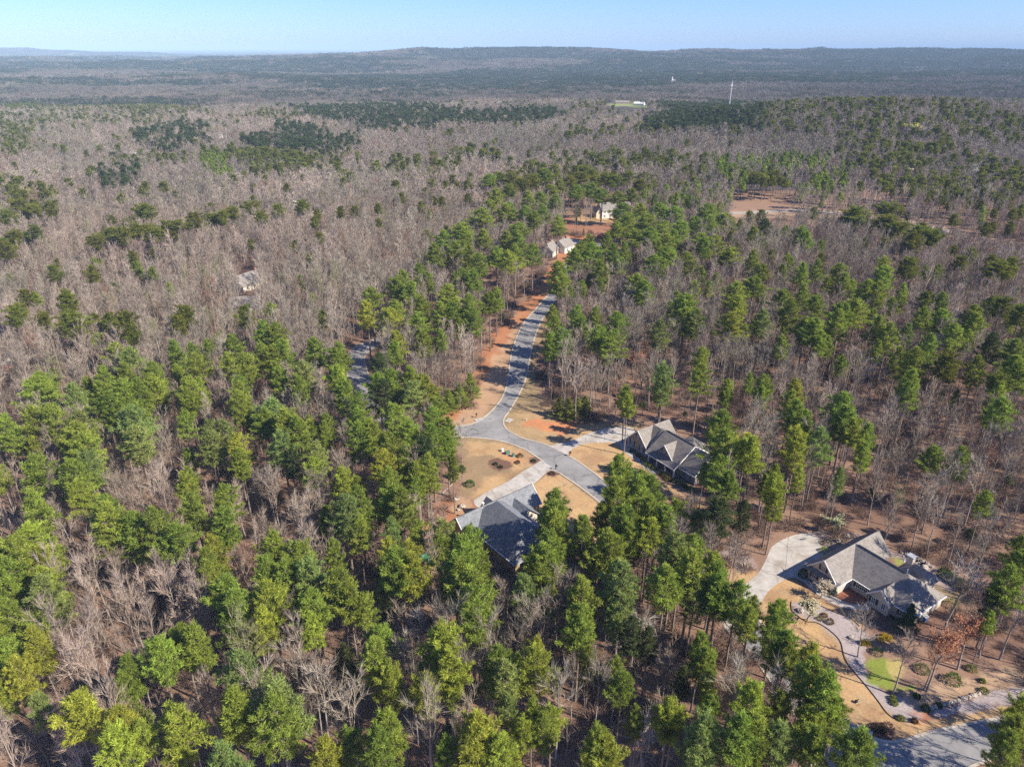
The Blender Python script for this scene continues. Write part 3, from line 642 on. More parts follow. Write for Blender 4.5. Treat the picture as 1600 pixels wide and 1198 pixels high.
def house_M():
    h = house_frame('house', (32.34, 171.3), (.556, -.831), label='taupe house with white-columned porch and dark shingle roof above the striped tan lawn', cat='house')
    wl = M['wall_grey']; rf = M['roof_dark']
    walls(h, wl, 0, 7.1, 0, 11, -.3, 3, 'y', 6.6); walls(h, wl, 7.0, 24, .6, 10, -.3, 3, 'x', 7.1)
    walls(h, M['stone'], -.05, 7.15, -.05, 2, -.3, .7, name='stone_base')
    roof_part(h, M['roof_grey'], gable(0, 7.1, 0, 11, 3, 6.6, 'y', .45)); rakes(h, 0, 7.1, -.47, 3, 6.6, .45)
    roof_part(h, rf, gable(8.6, 18.6, -1.6, 12.2, 2.75, 7.3, 'x', .3)); rakes(h, -1.6, 12.2, 18.92, 2.75, 7.3, .3, 'x')
    roof_part(h, rf, gable(18.5, 24, .1, 10.5, 3.0, 7.08, 'x', .35)); rakes(h, .1, 10.5, 24.37, 3.0, 7.08, .35, 'x')
    roof_part(h, rf, gable(4, 8.9, 1.2, 9.6, 3.2, 6.75, 'x', .3))
    walls(h, wl, 10.4, 16.4, .1, 3, 3.2, 3.75, 'y', 6.7); roof_part(h, M['roof_grey'], gable(10.4, 16.4, .1, 5.2, 3.8, 6.75, 'y', .35), 'dormer_roof'); rakes(h, 10.4, 16.4, -.27, 3.8, 6.75, .35)
    walls(h, wl, 9.4, 17.2, 9.9, 14, -.3, 3); roof_part(h, M['roof_grey'], gable(9.4, 17.2, 6.6, 14, 3, 5.9, 'x', .4, hip0=3.4, hip1=3.4), 'rear_roof')
    for x in (9.3, 12.4, 15.4, 18.5):
        c = MB().box(x - .16, x + .16, -1.45, -1.13, 0, 2.6).obj('column', M['white'], h)
        MB().box(x - .24, x + .24, -1.53, -1.05, 0, .35).obj('column_base', M['white'], c)
    MB().box(8.9, 18.9, -1.7, .7, -.3, .12).obj('porch_floor', M['brick'], h)
    bar(h, 'fascia', M['white'], (8.5, -1.84, 2.52), (18.8, -1.84, 2.52), .1, .22)
    for x in (1.5, 5.3): window(h, (x, 0, 1.75), 1.0, 1.6)
    window(h, (3.55, 0, 4.5), .9, 1.0, cols=1, rows=1)
    window(h, (21.4, .6, 1.7), 1.5, 1.5, cols=4)
    for x in (10.4, 17.0): window(h, (x, .6, 1.6), 1.2, 1.7, shutters=False)
    window(h, (13.4, .1, 5.1), .8, 1.0, cols=1, rows=1)
    window(h, (24, 3.2, 1.7), .9, 1.4, '+x', shutters=False); window(h, (24, 7.2, 1.7), .9, 1.4, '+x', shutters=False); window(h, (24, 5.3, 4.7), .8, .9, '+x', 1, 1, False)
    d = MB().box(13.1, 14.1, .5, .66, 0.12, 2.3).obj('front_door', M['wood'], h); MB().box(13.2, 13.28, .42, .5, 1.1, 1.25).obj('handle', M['metal_grey'], d)
    for y in (1.2, 5.4): MB().box(-.06, .02, y, y + 3.2, 0, 2.3).obj('garage_door', M['white'], h)
    gutter(h, (19, -.2, 2.7), (24.3, -.2, 2.7)); bar(h, 'downpipe', M['white'], (.02, -.1, 2.6), (.02, -.1, 0), .1, .1)
    bar(h, 'downpipe', M['white'], (24.1, .5, 2.8), (24.1, .5, 0), .12, .12); bar(h, 'downpipe', M['white'], (7.15, -.1, 2.6), (7.15, -.1, 0), .1, .1)
    for x, y, z in ((12, 7.2, 6.3), (20.5, 7.6, 5.7), (5.4, 8, 5.0)): MB().tube([(x, y, z - .4), (x, y, z + .75)], .09, 7).obj('vent_pipe', M['metal_grey'], h)
    bar(h, 'ridge_vent', M['awning_dark'], (9, 5.3, 7.34), (18.6, 5.3, 7.34), .3, .1)
    return h
def house_L():
    h = house_frame('house', (-14.09, 132.05), (.62, -.785), label='ochre house with slate grey hipped roof half hidden by pines below the street bend', cat='house')
    wl = M['wall_ochre']; rf = M['roof_slate']
    walls(h, wl, 0, 6.6, 0, 21, -.4, 3, 'y', 6.1); walls(h, wl, 6.55, 20, 2.9, 15.3, -3.4, 3)
    roof_part(h, rf, gable(0, 6.6, 0, 21, 3, 6.3, 'y', .45)); rakes(h, 0, 6.6, -.47, 3, 6.3, .45); rakes(h, 0, 6.6, 21.47, 3, 6.3, .45)
    roof_part(h, rf, gable(1.5, 20, 2.9, 15.3, 3, 8.0, 'x', .45, hip0=4.2, hip1=5.8))
    walls(h, M['wall_cream'], 3, 9.4, 12.5, 18.0, -.3, 3, 'x', 5.3); roof_part(h, rf, gable(3.2, 9.4, 12.4, 18.0, 3, 5.4, 'x', .4))
    walls(h, wl, .2, 2.5, 8.9, 12.1, 2.9, 3.75, 'x', 5.4); roof_part(h, rf, gable(.1, 3.4, 8.9, 12.1, 3.7, 5.5, 'x', .3), 'dormer_roof')
    walls(h, wl, 14.5, 19.0, 14.6, 18.2, -.3, 3, 'y', 5.0); roof_part(h, rf, gable(14.5, 19, 11, 18.2, 3, 5.1, 'y', .35))
    v = MB().tube([(1.6, 8.2, 4.4), (1.6, 8.2, 5.5)], .16).obj('roof_vent', M['white'], h); MB().box(1.35, 1.85, 7.95, 8.45, 5.5, 5.62).obj('vent_cap', M['white'], v)
    MB().tube([(2.6, 7.6, 5.3), (2.6, 7.6, 6.1)], .1).obj('vent_pipe', M['white'], h)
    window(h, (3.3, 0, 1.7), 1.0, 1.4, shutters=False)
    for x in (8.5, 11.5, 15, 18): window(h, (x, 2.9, 1.6), 1.1, 1.5, shutters=False); window(h, (x, 2.9, -1.6), 1.1, 1.4, shutters=False)
    for y in (4.6, 8.5, 12.5): window(h, (20, y, 1.5), 1.2, 1.5, '+x', shutters=False); window(h, (20, y, -1.5), 1.2, 1.4, '+x', shutters=False)
    for y in (1.5, 14.2): MB().box(-.06, .02, y, y + 3, 0, 2.3).obj('garage_door', M['white'], h)
    gutter(h, (6.9, 2.45, 2.6), (20.3, 2.45, 2.6)); gutter(h, (20.45, 2.6, 2.6), (20.45, 15.6, 2.6)); bar(h, 'downpipe', M['white'], (19.9, 2.75, 2.6), (19.9, 2.75, -2.2), .12, .12)
    bar(h, 'downpipe', M['white'], (6.45, -.1, 2.6), (6.45, -.1, 0), .12, .12)
    return h
house_R(); house_M(); house_L()
def simple_house(px, py, wd, dp, hw, hr, rz, wall, roof, label, cat='house', wins=3, chim=True, storeys=1):
    x, y, z = at(px, py); h = empty('house', (x, y, z), rz, label=label, cat=cat)
    walls(h, wall, -wd / 2, wd / 2, -dp / 2, dp / 2, -1.5, hw, 'x', hw + hr); roof_part(h, roof, gable(-wd / 2, wd / 2, -dp / 2, dp / 2, hw, hw + hr, 'x', .5))
    for s in range(storeys):
        for i in range(wins):
            xx = -wd / 2 + wd * (i + .5) / wins; window(h, (xx, -dp / 2, hw / storeys * (s + .55)), 1.3, 1.5, shutters=False)
    if chim: MB().box(wd * .2, wd * .2 + 1, -.5, .5, 0, hw + hr + 1).obj('chimney', M['brick'], h)
    return h
h1 = simple_house(953, 338, 15, 10, 5.4, 3.6, R_(14), M['wall_white'], M['roof_grey'], 'white two-storey house on the rise among tall pine trunks', wins=4, storeys=2)
walls(h1, M['wall_cream'], -11, -7.6, -4, 5, -1, 4, 'y', 6.2); roof_part(h1, M['roof_grey'], gable(-11, -7.6, -4, 5, 4, 6.3, 'y', .4))
bar(h1, 'fascia', M['white'], (-7.6, -5.6, 5.2), (7.7, -5.6, 5.2), .12, .3)
walls(h1, M['wall_white'], 3.5, 7.4, -7, -4.9, -1, 5, 'y', 8.2); roof_part(h1, M['roof_grey'], gable(3.5, 7.4, -7, 0, 5, 8.3, 'y', .4))
simple_house(978, 325, 6, 5, 2.6, 1.8, R_(20), M['wall_tan'], M['roof_dark'], 'small dark-roofed outbuilding just right of the white house on the rise', 'outbuilding', 1, False)
h2 = simple_house(880, 392, 9, 8, 3.6, 3.2, R_(52), M['wall_white'], M['roof_grey'], 'small white gabled house at the head of the street beside its pale driveway', wins=2)
h3 = simple_house(857, 398, 12, 8, 3.4, 3.2, R_(70), M['wall_cream'], M['roof_grey'], 'pale house behind pine trunks left of the street head', wins=3)
simple_house(391, 447, 19, 12, 3.4, 3.6, R_(62), M['wall_cream'], M['roof_grey'], 'large grey-roofed house hidden in bare woods on the left with red soil beside it', wins=4)
simple_house(386, 484, 12, 9, 3.2, 3.0, R_(8), M['wall_white'], M['roof_grey'], 'white-walled house with brown yard showing through bare woods below the grey-roofed house', wins=3)
simple_house(-12, 566, 14, 9, 3.2, 2.6, R_(25), M['wall_white'], M['roof_grey'], 'pale house cut by the left edge of the view behind bare trees', wins=3)
far = [(340, 215, 22, 12, 'white farmhouse in the far wood upper left, the one beside a brown field', 'wall_white', 'white'),
       (213, 246, 20, 10, 'long low pale building in the far bare woods at left', 'wall_white', 'white'),
       (472, 330, 14, 10, 'cream house glimpsed in bare woods left of centre, left one of a pair', 'wall_cream', 'white'),
       (493, 335, 13, 9, 'cream house glimpsed in bare woods left of centre, right one of a pair', 'wall_cream', 'roof_grey'),
       (972, 163, 30, 14, 'tan barn on the far green farm fields', 'wall_tan', 'roof_grey'),
       (999, 165, 22, 12, 'white-roofed shed on the far green farm fields', 'wall_white', 'white'),
       (997, 152, 18, 12, 'brick farmhouse at the top of the far green fields', 'brick', 'roof_dark'),
       (1385, 254, 14, 10, 'white house among trees on the right hillside above the tan clearing', 'wall_white', 'roof_grey'),
       (1418, 262, 12, 9, 'cream house behind pines at the right end of the tan hillside clearing', 'wall_cream', 'roof_grey'),
       (1526, 266, 14, 10, 'pale house among pine trunks on the hillside near the right edge', 'wall_white', 'roof_grey'),
       (1452, 208, 10, 8, 'small white house high on the wooded hill at right', 'wall_white', 'roof_grey'),
       (1122, 207, 16, 8, 'low pale building in bare woods below the radio mast', 'wall_white', 'white'),
       (1255, 127, 30, 14, 'white speck of a building in the distant valley right of the mast', 'wall_white', 'white'),
       (1510, 103, 60, 20, 'bright pale building on the far ridge slope at right', 'wall_cream', 'white'),
       (22, 127, 110, 30, 'long white industrial sheds in the far distance at left', 'wall_white', 'white'),
       (1043, 149, 18, 10, 'white farm building right of the far green fields', 'wall_white', 'roof_grey')]
for i, (u, v, a, b_, lb, wl, rf) in enumerate(far):
    simple_house(u, v, a, b_, 4.2, 3.0, R_((i * 37) % 60 - 30), M[wl], M[rf], lb, 'building' if 'build' in lb or 'shed' in lb or 'barn' in lb else 'house', 3, False)
# far church with its white steeple
x, y, z = at(1050, 131); chq = empty('church', (x, y, z), R_(15), label='distant brick church with a pointed white steeple above the green fields', cat='church')
walls(chq, M['brick'], -16, 16, -9, 9, -3, 7, 'x', 13); roof_part(chq, M['roof_grey'], gable(-16, 16, -9, 9, 7, 13, 'x', .5))
MB().box(-2, 2, -2, 2, 10, 15).obj('tower', M['white'], chq); MB().tube([(0, 0, 15), (0, 0, 24)], [2.2, .2], 8).obj('spire', M['white'], chq)
# radio mast
def mast():
    x, y, z = at(1137, 188); H = 50; t = empty('radio_mast', (x, y, z), 0, label='tall thin white lattice radio mast standing behind the dark pine plantation', cat='mast')
    cs = [(math.cos(a) * .75, math.sin(a) * .75) for a in (0.3, 2.4, 4.5)]
    for c in cs: MB().tube([(c[0], c[1], -1), (c[0] * .8, c[1] * .8, H)], .11, 5).obj('leg', M['mast_metal'], t)
    b = MB(); n = 24
    for k in range(n):
        z0, z1 = H * k / n, H * (k + 1) / n
        for i in range(3): c, d = cs[i], cs[(i + 1) % 3]; b.tube([(c[0] * .9, c[1] * .9, z0), (d[0] * .9, d[1] * .9, z1)], .07, 4)
    b.obj('lattice', M['mast_metal'], t); MB().tube([(0, 0, H), (0, 0, H + 4)], .09, 5).obj('aerial', M['mast_metal'], t)
    MB().box(-1.2, 1.2, -.5, .5, H - 6, H - 4).obj('antenna_panel', M['mast_metal'], t)
mast()

# ------------------------------------------------------------------ tree meshes
def tube_np(p0, p1, r0, r1, n):
    """n-sided prisms for many segments at once"""
    p0, p1 = np.asarray(p0, float), np.asarray(p1, float); m = len(p0)
    d = p1 - p0; d /= np.linalg.norm(d, axis=1)[:, None] + 1e-9
    ref = np.where(np.abs(d[:, 2:3]) > .9, np.array([[1., 0, 0]]), np.array([[0, 0, 1.]]))
    a = np.cross(d, ref); a /= np.linalg.norm(a, axis=1)[:, None] + 1e-9; b = np.cross(d, a)
    V = np.empty((m, 2 * n, 3))
    for k in range(n):
        t = 2 * math.pi * k / n; o = a * math.cos(t) + b * math.sin(t)
        V[:, k] = p0 + o * np.asarray(r0)[:, None]; V[:, n + k] = p1 + o * np.asarray(r1)[:, None]
    T = []
    for k in range(n):
        j = (k + 1) % n; T += [(k, j, n + j), (k, n + j, n + k)]
    T = (np.array(T)[None] + (np.arange(m) * 2 * n)[:, None, None]).reshape(-1, 3)
    return V.reshape(-1, 3), T
def slivers(c, d, L, wdt, rg):
    """long thin triangles from c along unit d"""
    m = len(c); s = np.cross(d, rg.normal(size=(m, 3))); s /= np.linalg.norm(s, axis=1)[:, None] + 1e-9
    V = np.stack([c - s * wdt[:, None] / 2, c + s * wdt[:, None] / 2, c + d * L[:, None]], 1).reshape(-1, 3)
    return V, np.arange(3 * m).reshape(m, 3)
def unit(v): return v / (np.linalg.norm(v, axis=-1, keepdims=True) + 1e-9)
def pine(seed, H=18.0, R=2.6, cb=.45, shape='white', nb=80, tuft=1.0, blade=.55, bw=.15, nblade=9, trunk_n=7):
    """returns trunk (V,T) and crown (V,T,vary); H metres high, crown from cb*H to the tip"""
    rg = np.random.default_rng(seed)
    k = 8; zs = np.linspace(-.4, H * .97, k); wob = np.cumsum(rg.normal(0, .05, (k, 2)), 0) * H / 18
    r = .20 * H / 18 * (1 - zs / H * .88) + .02; P = np.column_stack([wob, zs])
    tv, tt = tube_np(P[:-1], P[1:], r[:-1], r[1:], trunk_n)
    # dead stubs below the crown
    ns = 12 if trunk_n > 5 and cb > .3 else 0
    if ns:
        z = rg.uniform(H * .22, H * cb, ns); a = rg.uniform(0, 6.28, ns); L = rg.uniform(.5, 1.7, ns)
        q0 = np.column_stack([0 * z, 0 * z, z]); q1 = q0 + np.column_stack([np.cos(a) * L, np.sin(a) * L, L * .15])
        v2, t2 = tube_np(q0, q1, np.full(ns, .05), np.full(ns, .015), 3); tt = np.concatenate([tt, t2 + len(tv)]); tv = np.concatenate([tv, v2])
    cen, out, vr = [], [], []; b0, b1, br = [], [], []
    sect = rg.uniform(.65, 1.2, 7); ga = rg.uniform(0, 6)
    lobes = 1 + .25 * np.sin(np.arange(40) * 1.9 + ga)
    for i in range(nb):
        h = ((i + rg.uniform(-.3, .3)) / nb); h = min(max(h, 0), 1); h = round(h * nb / 5) * 5 / nb if shape == 'white' else h
        h = min(h, 1); z = H * (cb + (0.985 - cb) * h); a = ga + i * 2.399 + rg.normal(0, .25)
        if shape == 'white': prof = (1 - h ** 1.9) ** .7 * (.62 + .38 * min(1, h * 3.5 + .3)); el = -.08 + .85 * h
        elif shape == 'round': prof = math.sqrt(max(0, 1 - (2 * h - .82) ** 2 / 1.45)) * .98; el = -.15 + 1.0 * h
        elif shape == 'flat': prof = (.35 + 1.3 * h) * (1 if h < .6 else max(.12, 1 - (h - .6) * 1.9)); el = .1 + .5 * h
        else: prof = (1 - h) ** .85 * 1.0 + .03; el = .35 + .5 * h
        L = R * prof * rg.uniform(.62, 1.15) * sect[int((a % 6.283) / 6.284 * 7)] * lobes[int(h * 39)]
        if rg.random() < .1 and shape != 'cone': L *= .45
        L = max(L, .35); d = np.array([math.cos(a) * math.cos(el), math.sin(a) * math.cos(el), math.sin(el)]); side = np.array([-math.sin(a), math.cos(a), 0])
        o = np.array([0, 0, z]); b0.append(o); b1.append(o + d * L * .85); br.append(.02 + .018 * L)
        nt = max(3, int(L * 4.2 * tuft)); bv = rg.normal(0, .15)
        for q in range(nt):
            s = .25 + .75 * math.sqrt((q + rg.random()) / nt); lat = rg.uniform(-1, 1) * .36 * L * (1.15 - s) * 1.5
            p = o + d * L * s + side * lat + np.array([0, 0, rg.normal(0, .09) + .10 * s * s * L * (shape == 'white')])
            cen.append(p); out.append(d * .75 + side * lat / (L + .1) * 1.6 + np.array([0, 0, .55])); vr.append(1 + bv + rg.normal(0, .14))
    for q in range(int(10 * tuft)):
        cen.append(np.array([rg.normal(0, .15), rg.normal(0, .15), H * rg.uniform(.95, 1.0)])); out.append(np.array([0, 0, 1.])); vr.append(1.08)
    cen = np.array(cen); out = unit(np.array(out)); vr = np.array(vr)
    m = len(cen); C = np.repeat(cen, nblade, 0); Dv = unit(np.repeat(out, nblade, 0) * .8 + rg.normal(0, .62, (m * nblade, 3)))
    L = rg.uniform(.6, 1.15, m * nblade) * blade; Wd = rg.uniform(.8, 1.3, m * nblade) * bw
    C = C + rg.normal(0, .10, C.shape)
    V, T = slivers(C, Dv, L, Wd, rg); vary = np.repeat(np.repeat(vr, nblade) * rg.uniform(.85, 1.15, m * nblade), 3)
    bb0, bb1, br = np.array(b0), np.array(b1), np.array(br)
    v2, t2 = tube_np(bb0, bb1, br, br * .3, 3)
    return (tv, tt), (V, T, vary), (v2, t2)
def bare(seed, H=16.0, R=3.0, nl=12, ns=5, nt=9, lev=3, tw=.05, fork=.38, trunk_n=6, tl=1.3, rr=.17):
    """leafless tree: trunk, ascending limbs, branches, twig slivers"""
    rg = np.random.default_rng(seed); S0, S1, R0, R1 = [], [], [], []
    k = 7; zs = np.linspace(-.4, H * .9, k); wob = np.cumsum(rg.normal(0, .13, (k, 2)), 0) * H / 16; P = np.column_stack([wob, zs]); P[0, :2] = 0
    rt = rr * H / 16 * (1 - zs / H * .9); tv, tt = tube_np(P[:-1], P[1:], rt[:-1], rt[1:], trunk_n)
    tc, td, tL = [], [], []
    for i in range(nl):
        h = fork + (0.96 - fork) * (i + rg.random()) / nl; z = h * H * .9; o = np.array([np.interp(z, zs, P[:, 0]), np.interp(z, zs, P[:, 1]), z])
        a = i * 2.4 + rg.normal(0, .4); el = rg.uniform(.85, 1.25) + .15 * h; L = H * rg.uniform(.22, .42) * (1.15 - h * .75)
        d = np.array([math.cos(a) * math.cos(el), math.sin(a) * math.cos(el), math.sin(el)]); d[:2] *= R / 3.0; d = d / np.linalg.norm(d)
        p = o; r = max(.03, rr * .42 * (1.1 - h)); q = 3
        pts = [p]
        for s in range(q):
            nd = unit(d + rg.normal(0, .13, 3)); p2 = p + nd * L / q; S0.append(p); S1.append(p2); R0.append(r * (1 - s / q * .75)); R1.append(r * (1 - (s + 1) / q * .75)); p = p2; d = nd; pts.append(p)
        pts = np.array(pts)
        for j in range(ns):
            t = rg.uniform(.2, 1) * q; i0 = min(int(t), q - 1); b = pts[i0] + (pts[i0 + 1] - pts[i0]) * (t - i0)
            dd = unit(d * .9 + rg.normal(0, .5, 3) + np.array([0, 0, .35])); l2 = L * rg.uniform(.25, .5); e = b + dd * l2
            if lev > 2: S0.append(b); S1.append(e); R0.append(.028); R1.append(.012)
            else: tc.append(b); td.append(dd); tL.append(l2)
            for w_ in range(nt):
                s = rg.uniform(.15, 1); tc.append(b + dd * l2 * s); td.append(unit(dd * .9 + rg.normal(0, .38, 3) + np.array([0, 0, .45]))); tL.append(tl * rg.uniform(.5, 1.2))
    S0, S1 = np.array(S0), np.array(S1); sv, st = tube_np(S0, S1, R0, R1, 3)
    tc = np.array(tc); V, T = slivers(tc, np.array(td), np.array(tL), np.full(len(tc), tw) * rg.uniform(.7, 1.3, len(tc)), rg)
    CV = np.concatenate([sv, V]); CT = np.concatenate([st, T + len(sv)])
    vary = np.concatenate([np.full(len(sv), 1.12), np.repeat(rg.uniform(.75, 1.15, len(tc)), 3)])
    return (tv, tt), (CV, CT, vary)
def bush(seed, n=420, r=1.0, h=1.0, L=.35, wd=.10, hollow=.35):
    rg = np.random.default_rng(seed); d = unit(rg.normal(size=(n, 3))); d[:, 2] = np.abs(d[:, 2]); rad = rg.uniform(hollow, 1, n) ** .5
    c = d * rad[:, None] * np.array([r, r, h]); V, T = slivers(c, unit(d + rg.normal(0, .6, (n, 3))), rg.uniform(.6, 1.2, n) * L, np.full(n, wd), rg)
    return V, T, np.repeat(rg.uniform(.75, 1.2, n), 3)
def joined(name, trunk, crown, bark, leaf, extra=None):
    Vs = [trunk[0]]; Ts = [trunk[1]]; mi = [np.zeros(len(trunk[1]), int)]; vy = [np.ones(len(trunk[0]))]; off = len(trunk[0])
    if extra is not None: Vs.append(extra[0]); Ts.append(extra[1] + off); mi.append(np.zeros(len(extra[1]), int)); vy.append(np.ones(len(extra[0]))); off += len(extra[0])
    Vs.append(crown[0]); Ts.append(crown[1] + off); mi.append(np.ones(len(crown[1]), int)); vy.append(crown[2])
    me = fastmesh(name, np.concatenate(Vs), np.concatenate(Ts), [bark, leaf], np.concatenate(mi), np.concatenate(vy))
    return bpy.data.objects.new(name, me)
def parts_of(name, trunk, crown, bark, leaf, extra=None):
    tm = fastmesh(name + '_trunk', trunk[0], trunk[1], [bark])
    if extra is not None:
        V = np.concatenate([extra[0], crown[0]]); T = np.concatenate([extra[1], crown[1] + len(extra[0])])
        mi = np.concatenate([np.ones(len(extra[1]), int), np.zeros(len(crown[1]), int)]); vy = np.concatenate([np.ones(len(extra[0])), crown[2]])
        cm = fastmesh(name + '_crown', V, T, [leaf, bark], mi, vy)
    else: cm = fastmesh(name + '_crown', crown[0], crown[1], [leaf], None, crown[2])
    return tm, cm
# near variants, normalised: pines 18 m high with 2.6 m crown radius, hardwoods 16 m high
PSPEC = [('white', .58), ('white', .63), ('white', .54), ('white', .60), ('white', .66), ('round', .66), ('round', .70), ('cone', .12), ('white', .56), ('flat', .68)]
PNEAR = []; PJOIN = []
for i, (shp, cb) in enumerate(PSPEC):
    t, c, e = pine(100 + i, 18, 2.6, cb, shp, nb=105 if shp == 'cone' else 98, tuft=1.5, nblade=8, blade=.50, bw=.115)
    PNEAR.append(parts_of('pine', t, c, M['pine_bark'], M['needle'], e)); PJOIN.append(joined('pine_near', t, c, M['pine_bark'], M['needle'], e))
PMID = []
for i, (shp, cb) in enumerate([('white', .53), ('white', .6), ('round', .62), ('round', .66), ('cone', .15)]):
    t, c, e = pine(200 + i, 18, 2.7, cb, shp, nb=46, tuft=.6, blade=1.05, bw=.42, nblade=6, trunk_n=4)
    PMID.append(joined('pine_mid', t, c, M['pine_bark'], M['needle']))
BNEAR = []; BJOIN = []
for i in range(9):
    t, c = bare(300 + i, 16, 3.0 + (i % 3) * .5, nl=11 + i % 4, ns=7, nt=12, fork=[.3, .42, .5][i % 3], tw=[.036, .046, .042][i % 3], tl=1.35)
    BNEAR.append(parts_of('hardwood', t, c, M['bark'], M['twig'])); BJOIN.append(joined('hardwood_near', t, c, M['bark'], M['twig']))
BMID = []
for i in range(5):
    t, c = bare(400 + i, 16, 3.4, nl=10, ns=4, nt=7, lev=2, tw=.10, fork=.34, trunk_n=3, tl=1.9, rr=.2)
    BMID.append(joined('hardwood_mid', t, c, M['bark'], M['twig']))
def clump(seed, kind):
    rg = np.random.default_rng(seed); n = 11; Vs, Ts, Vy = [], [], []; off = 0; tv, tt = [], []; to = 0
    for i in range(n):
        x, y = rg.uniform(-13, 13, 2); H = rg.uniform(13, 19)
        if kind == 'pine':
            m = 34; h = rg.random(m); a = rg.uniform(0, 6.28, m); r = 3.3 * np.sqrt(1 - (h * 1.6 - .7) ** 2 * .9)
            c = np.column_stack([x + r * .6 * np.cos(a), y + r * .6 * np.sin(a), H * (.5 + .45 * h)]); d = unit(np.column_stack([np.cos(a), np.sin(a), .5 + 0 * a]) + rg.normal(0, .4, (m, 3)))
            V, T = slivers(c, d, np.full(m, 2.2), np.full(m, 1.3), rg); vy = np.repeat(rg.uniform(.75, 1.15, m), 3)
        else:
            m = 52; h = rg.random(m); a = rg.uniform(0, 6.28, m); r = 3.2 * rg.random(m)
            c = np.column_stack([x + r * np.cos(a), y + r * np.sin(a), H * (.45 + .4 * h)]); d = unit(np.column_stack([np.cos(a) * .35, np.sin(a) * .35, 1 + 0 * a]) + rg.normal(0, .25, (m, 3)))
            V, T = slivers(c, d, np.full(m, 4.0), np.full(m, .42), rg); vy = np.repeat(rg.uniform(.75, 1.15, m), 3)
        t = tube_np([(x, y, -2)], [(x, y, H * .75)], [.3], [.12], 3); tv.append(t[0]); tt.append(t[1] + to); to += len(t[0])
        Vs.append(V); Ts.append(T + off); Vy.append(vy); off += len(V)
    return joined('clump_' + kind, (np.concatenate(tv), np.concatenate(tt)), (np.concatenate(Vs), np.concatenate(Ts), np.concatenate(Vy)), M['bark'], M['needle' if kind == 'pine' else 'twig'])
PCL = [clump(500 + i, 'pine') for i in range(3)]; BCL = [clump(510 + i, 'bare') for i in range(3)]
def scatter(name, protos, pos, rot, scl, tint, idx):
    """one stuff object: points carrying copies of the given tree meshes"""
    cl = bpy.data.collections.new(name + '_kinds')
    for i, p in enumerate(protos):
        q = p.copy(); q.name = f'{chr(97 + i)}_{name}'; cl.objects.link(q)
    n = len(pos); me = bpy.data.meshes.new(name); me.vertices.add(n); me.vertices.foreach_set('co', np.asarray(pos, np.float32).ravel())
    a = me.attributes.new('turn', 'FLOAT', 'POINT'); a.data.foreach_set('value', np.asarray(rot, np.float32))
    a = me.attributes.new('size', 'FLOAT_VECTOR', 'POINT'); a.data.foreach_set('vector', np.asarray(scl, np.float32).ravel())
    a = me.attributes.new('pick', 'INT', 'POINT'); a.data.foreach_set('value', np.asarray(idx, np.int32))
    a = me.attributes.new('tint', 'FLOAT_VECTOR', 'POINT'); a.data.foreach_set('vector', np.asarray(tint, np.float32).ravel())
    o = bpy.data.objects.new(name, me); COL.objects.link(o)
    g = bpy.data.node_groups.new(name, 'GeometryNodeTree')
    g.interface.new_socket('Geometry', in_out='INPUT', socket_type='NodeSocketGeometry'); g.interface.new_socket('Geometry', in_out='OUTPUT', socket_type='NodeSocketGeometry')
    gi = g.nodes.new('NodeGroupInput'); go = g.nodes.new('NodeGroupOutput'); ci = g.nodes.new('GeometryNodeCollectionInfo')
    ci.inputs['Collection'].default_value = cl; ci.inputs['Separate Children'].default_value = True; ci.inputs['Reset Children'].default_value = True
    ip = g.nodes.new('GeometryNodeInstanceOnPoints'); ip.inputs['Pick Instance'].default_value = True
    mp = g.nodes.new('GeometryNodeMeshToPoints')
    def na(nm, ty):
        q = g.nodes.new('GeometryNodeInputNamedAttribute'); q.data_type = ty; q.inputs['Name'].default_value = nm; return q.outputs['Attribute']
    cx = g.nodes.new('ShaderNodeCombineXYZ'); g.links.new(na('turn', 'FLOAT'), cx.inputs[2])
    g.links.new(gi.outputs[0], mp.inputs[0]); g.links.new(mp.outputs[0], ip.inputs['Points']); g.links.new(ci.outputs[0], ip.inputs['Instance'])
    g.links.new(na('pick', 'INT'), ip.inputs['Instance Index']); g.links.new(cx.outputs[0], ip.inputs['Rotation']); g.links.new(na('size', 'FLOAT_VECTOR'), ip.inputs['Scale'])
    g.links.new(ip.outputs[0], go.inputs[0]); o.modifiers.new('scatter', 'NODES').node_group = g
    return tag(o, kind='stuff')

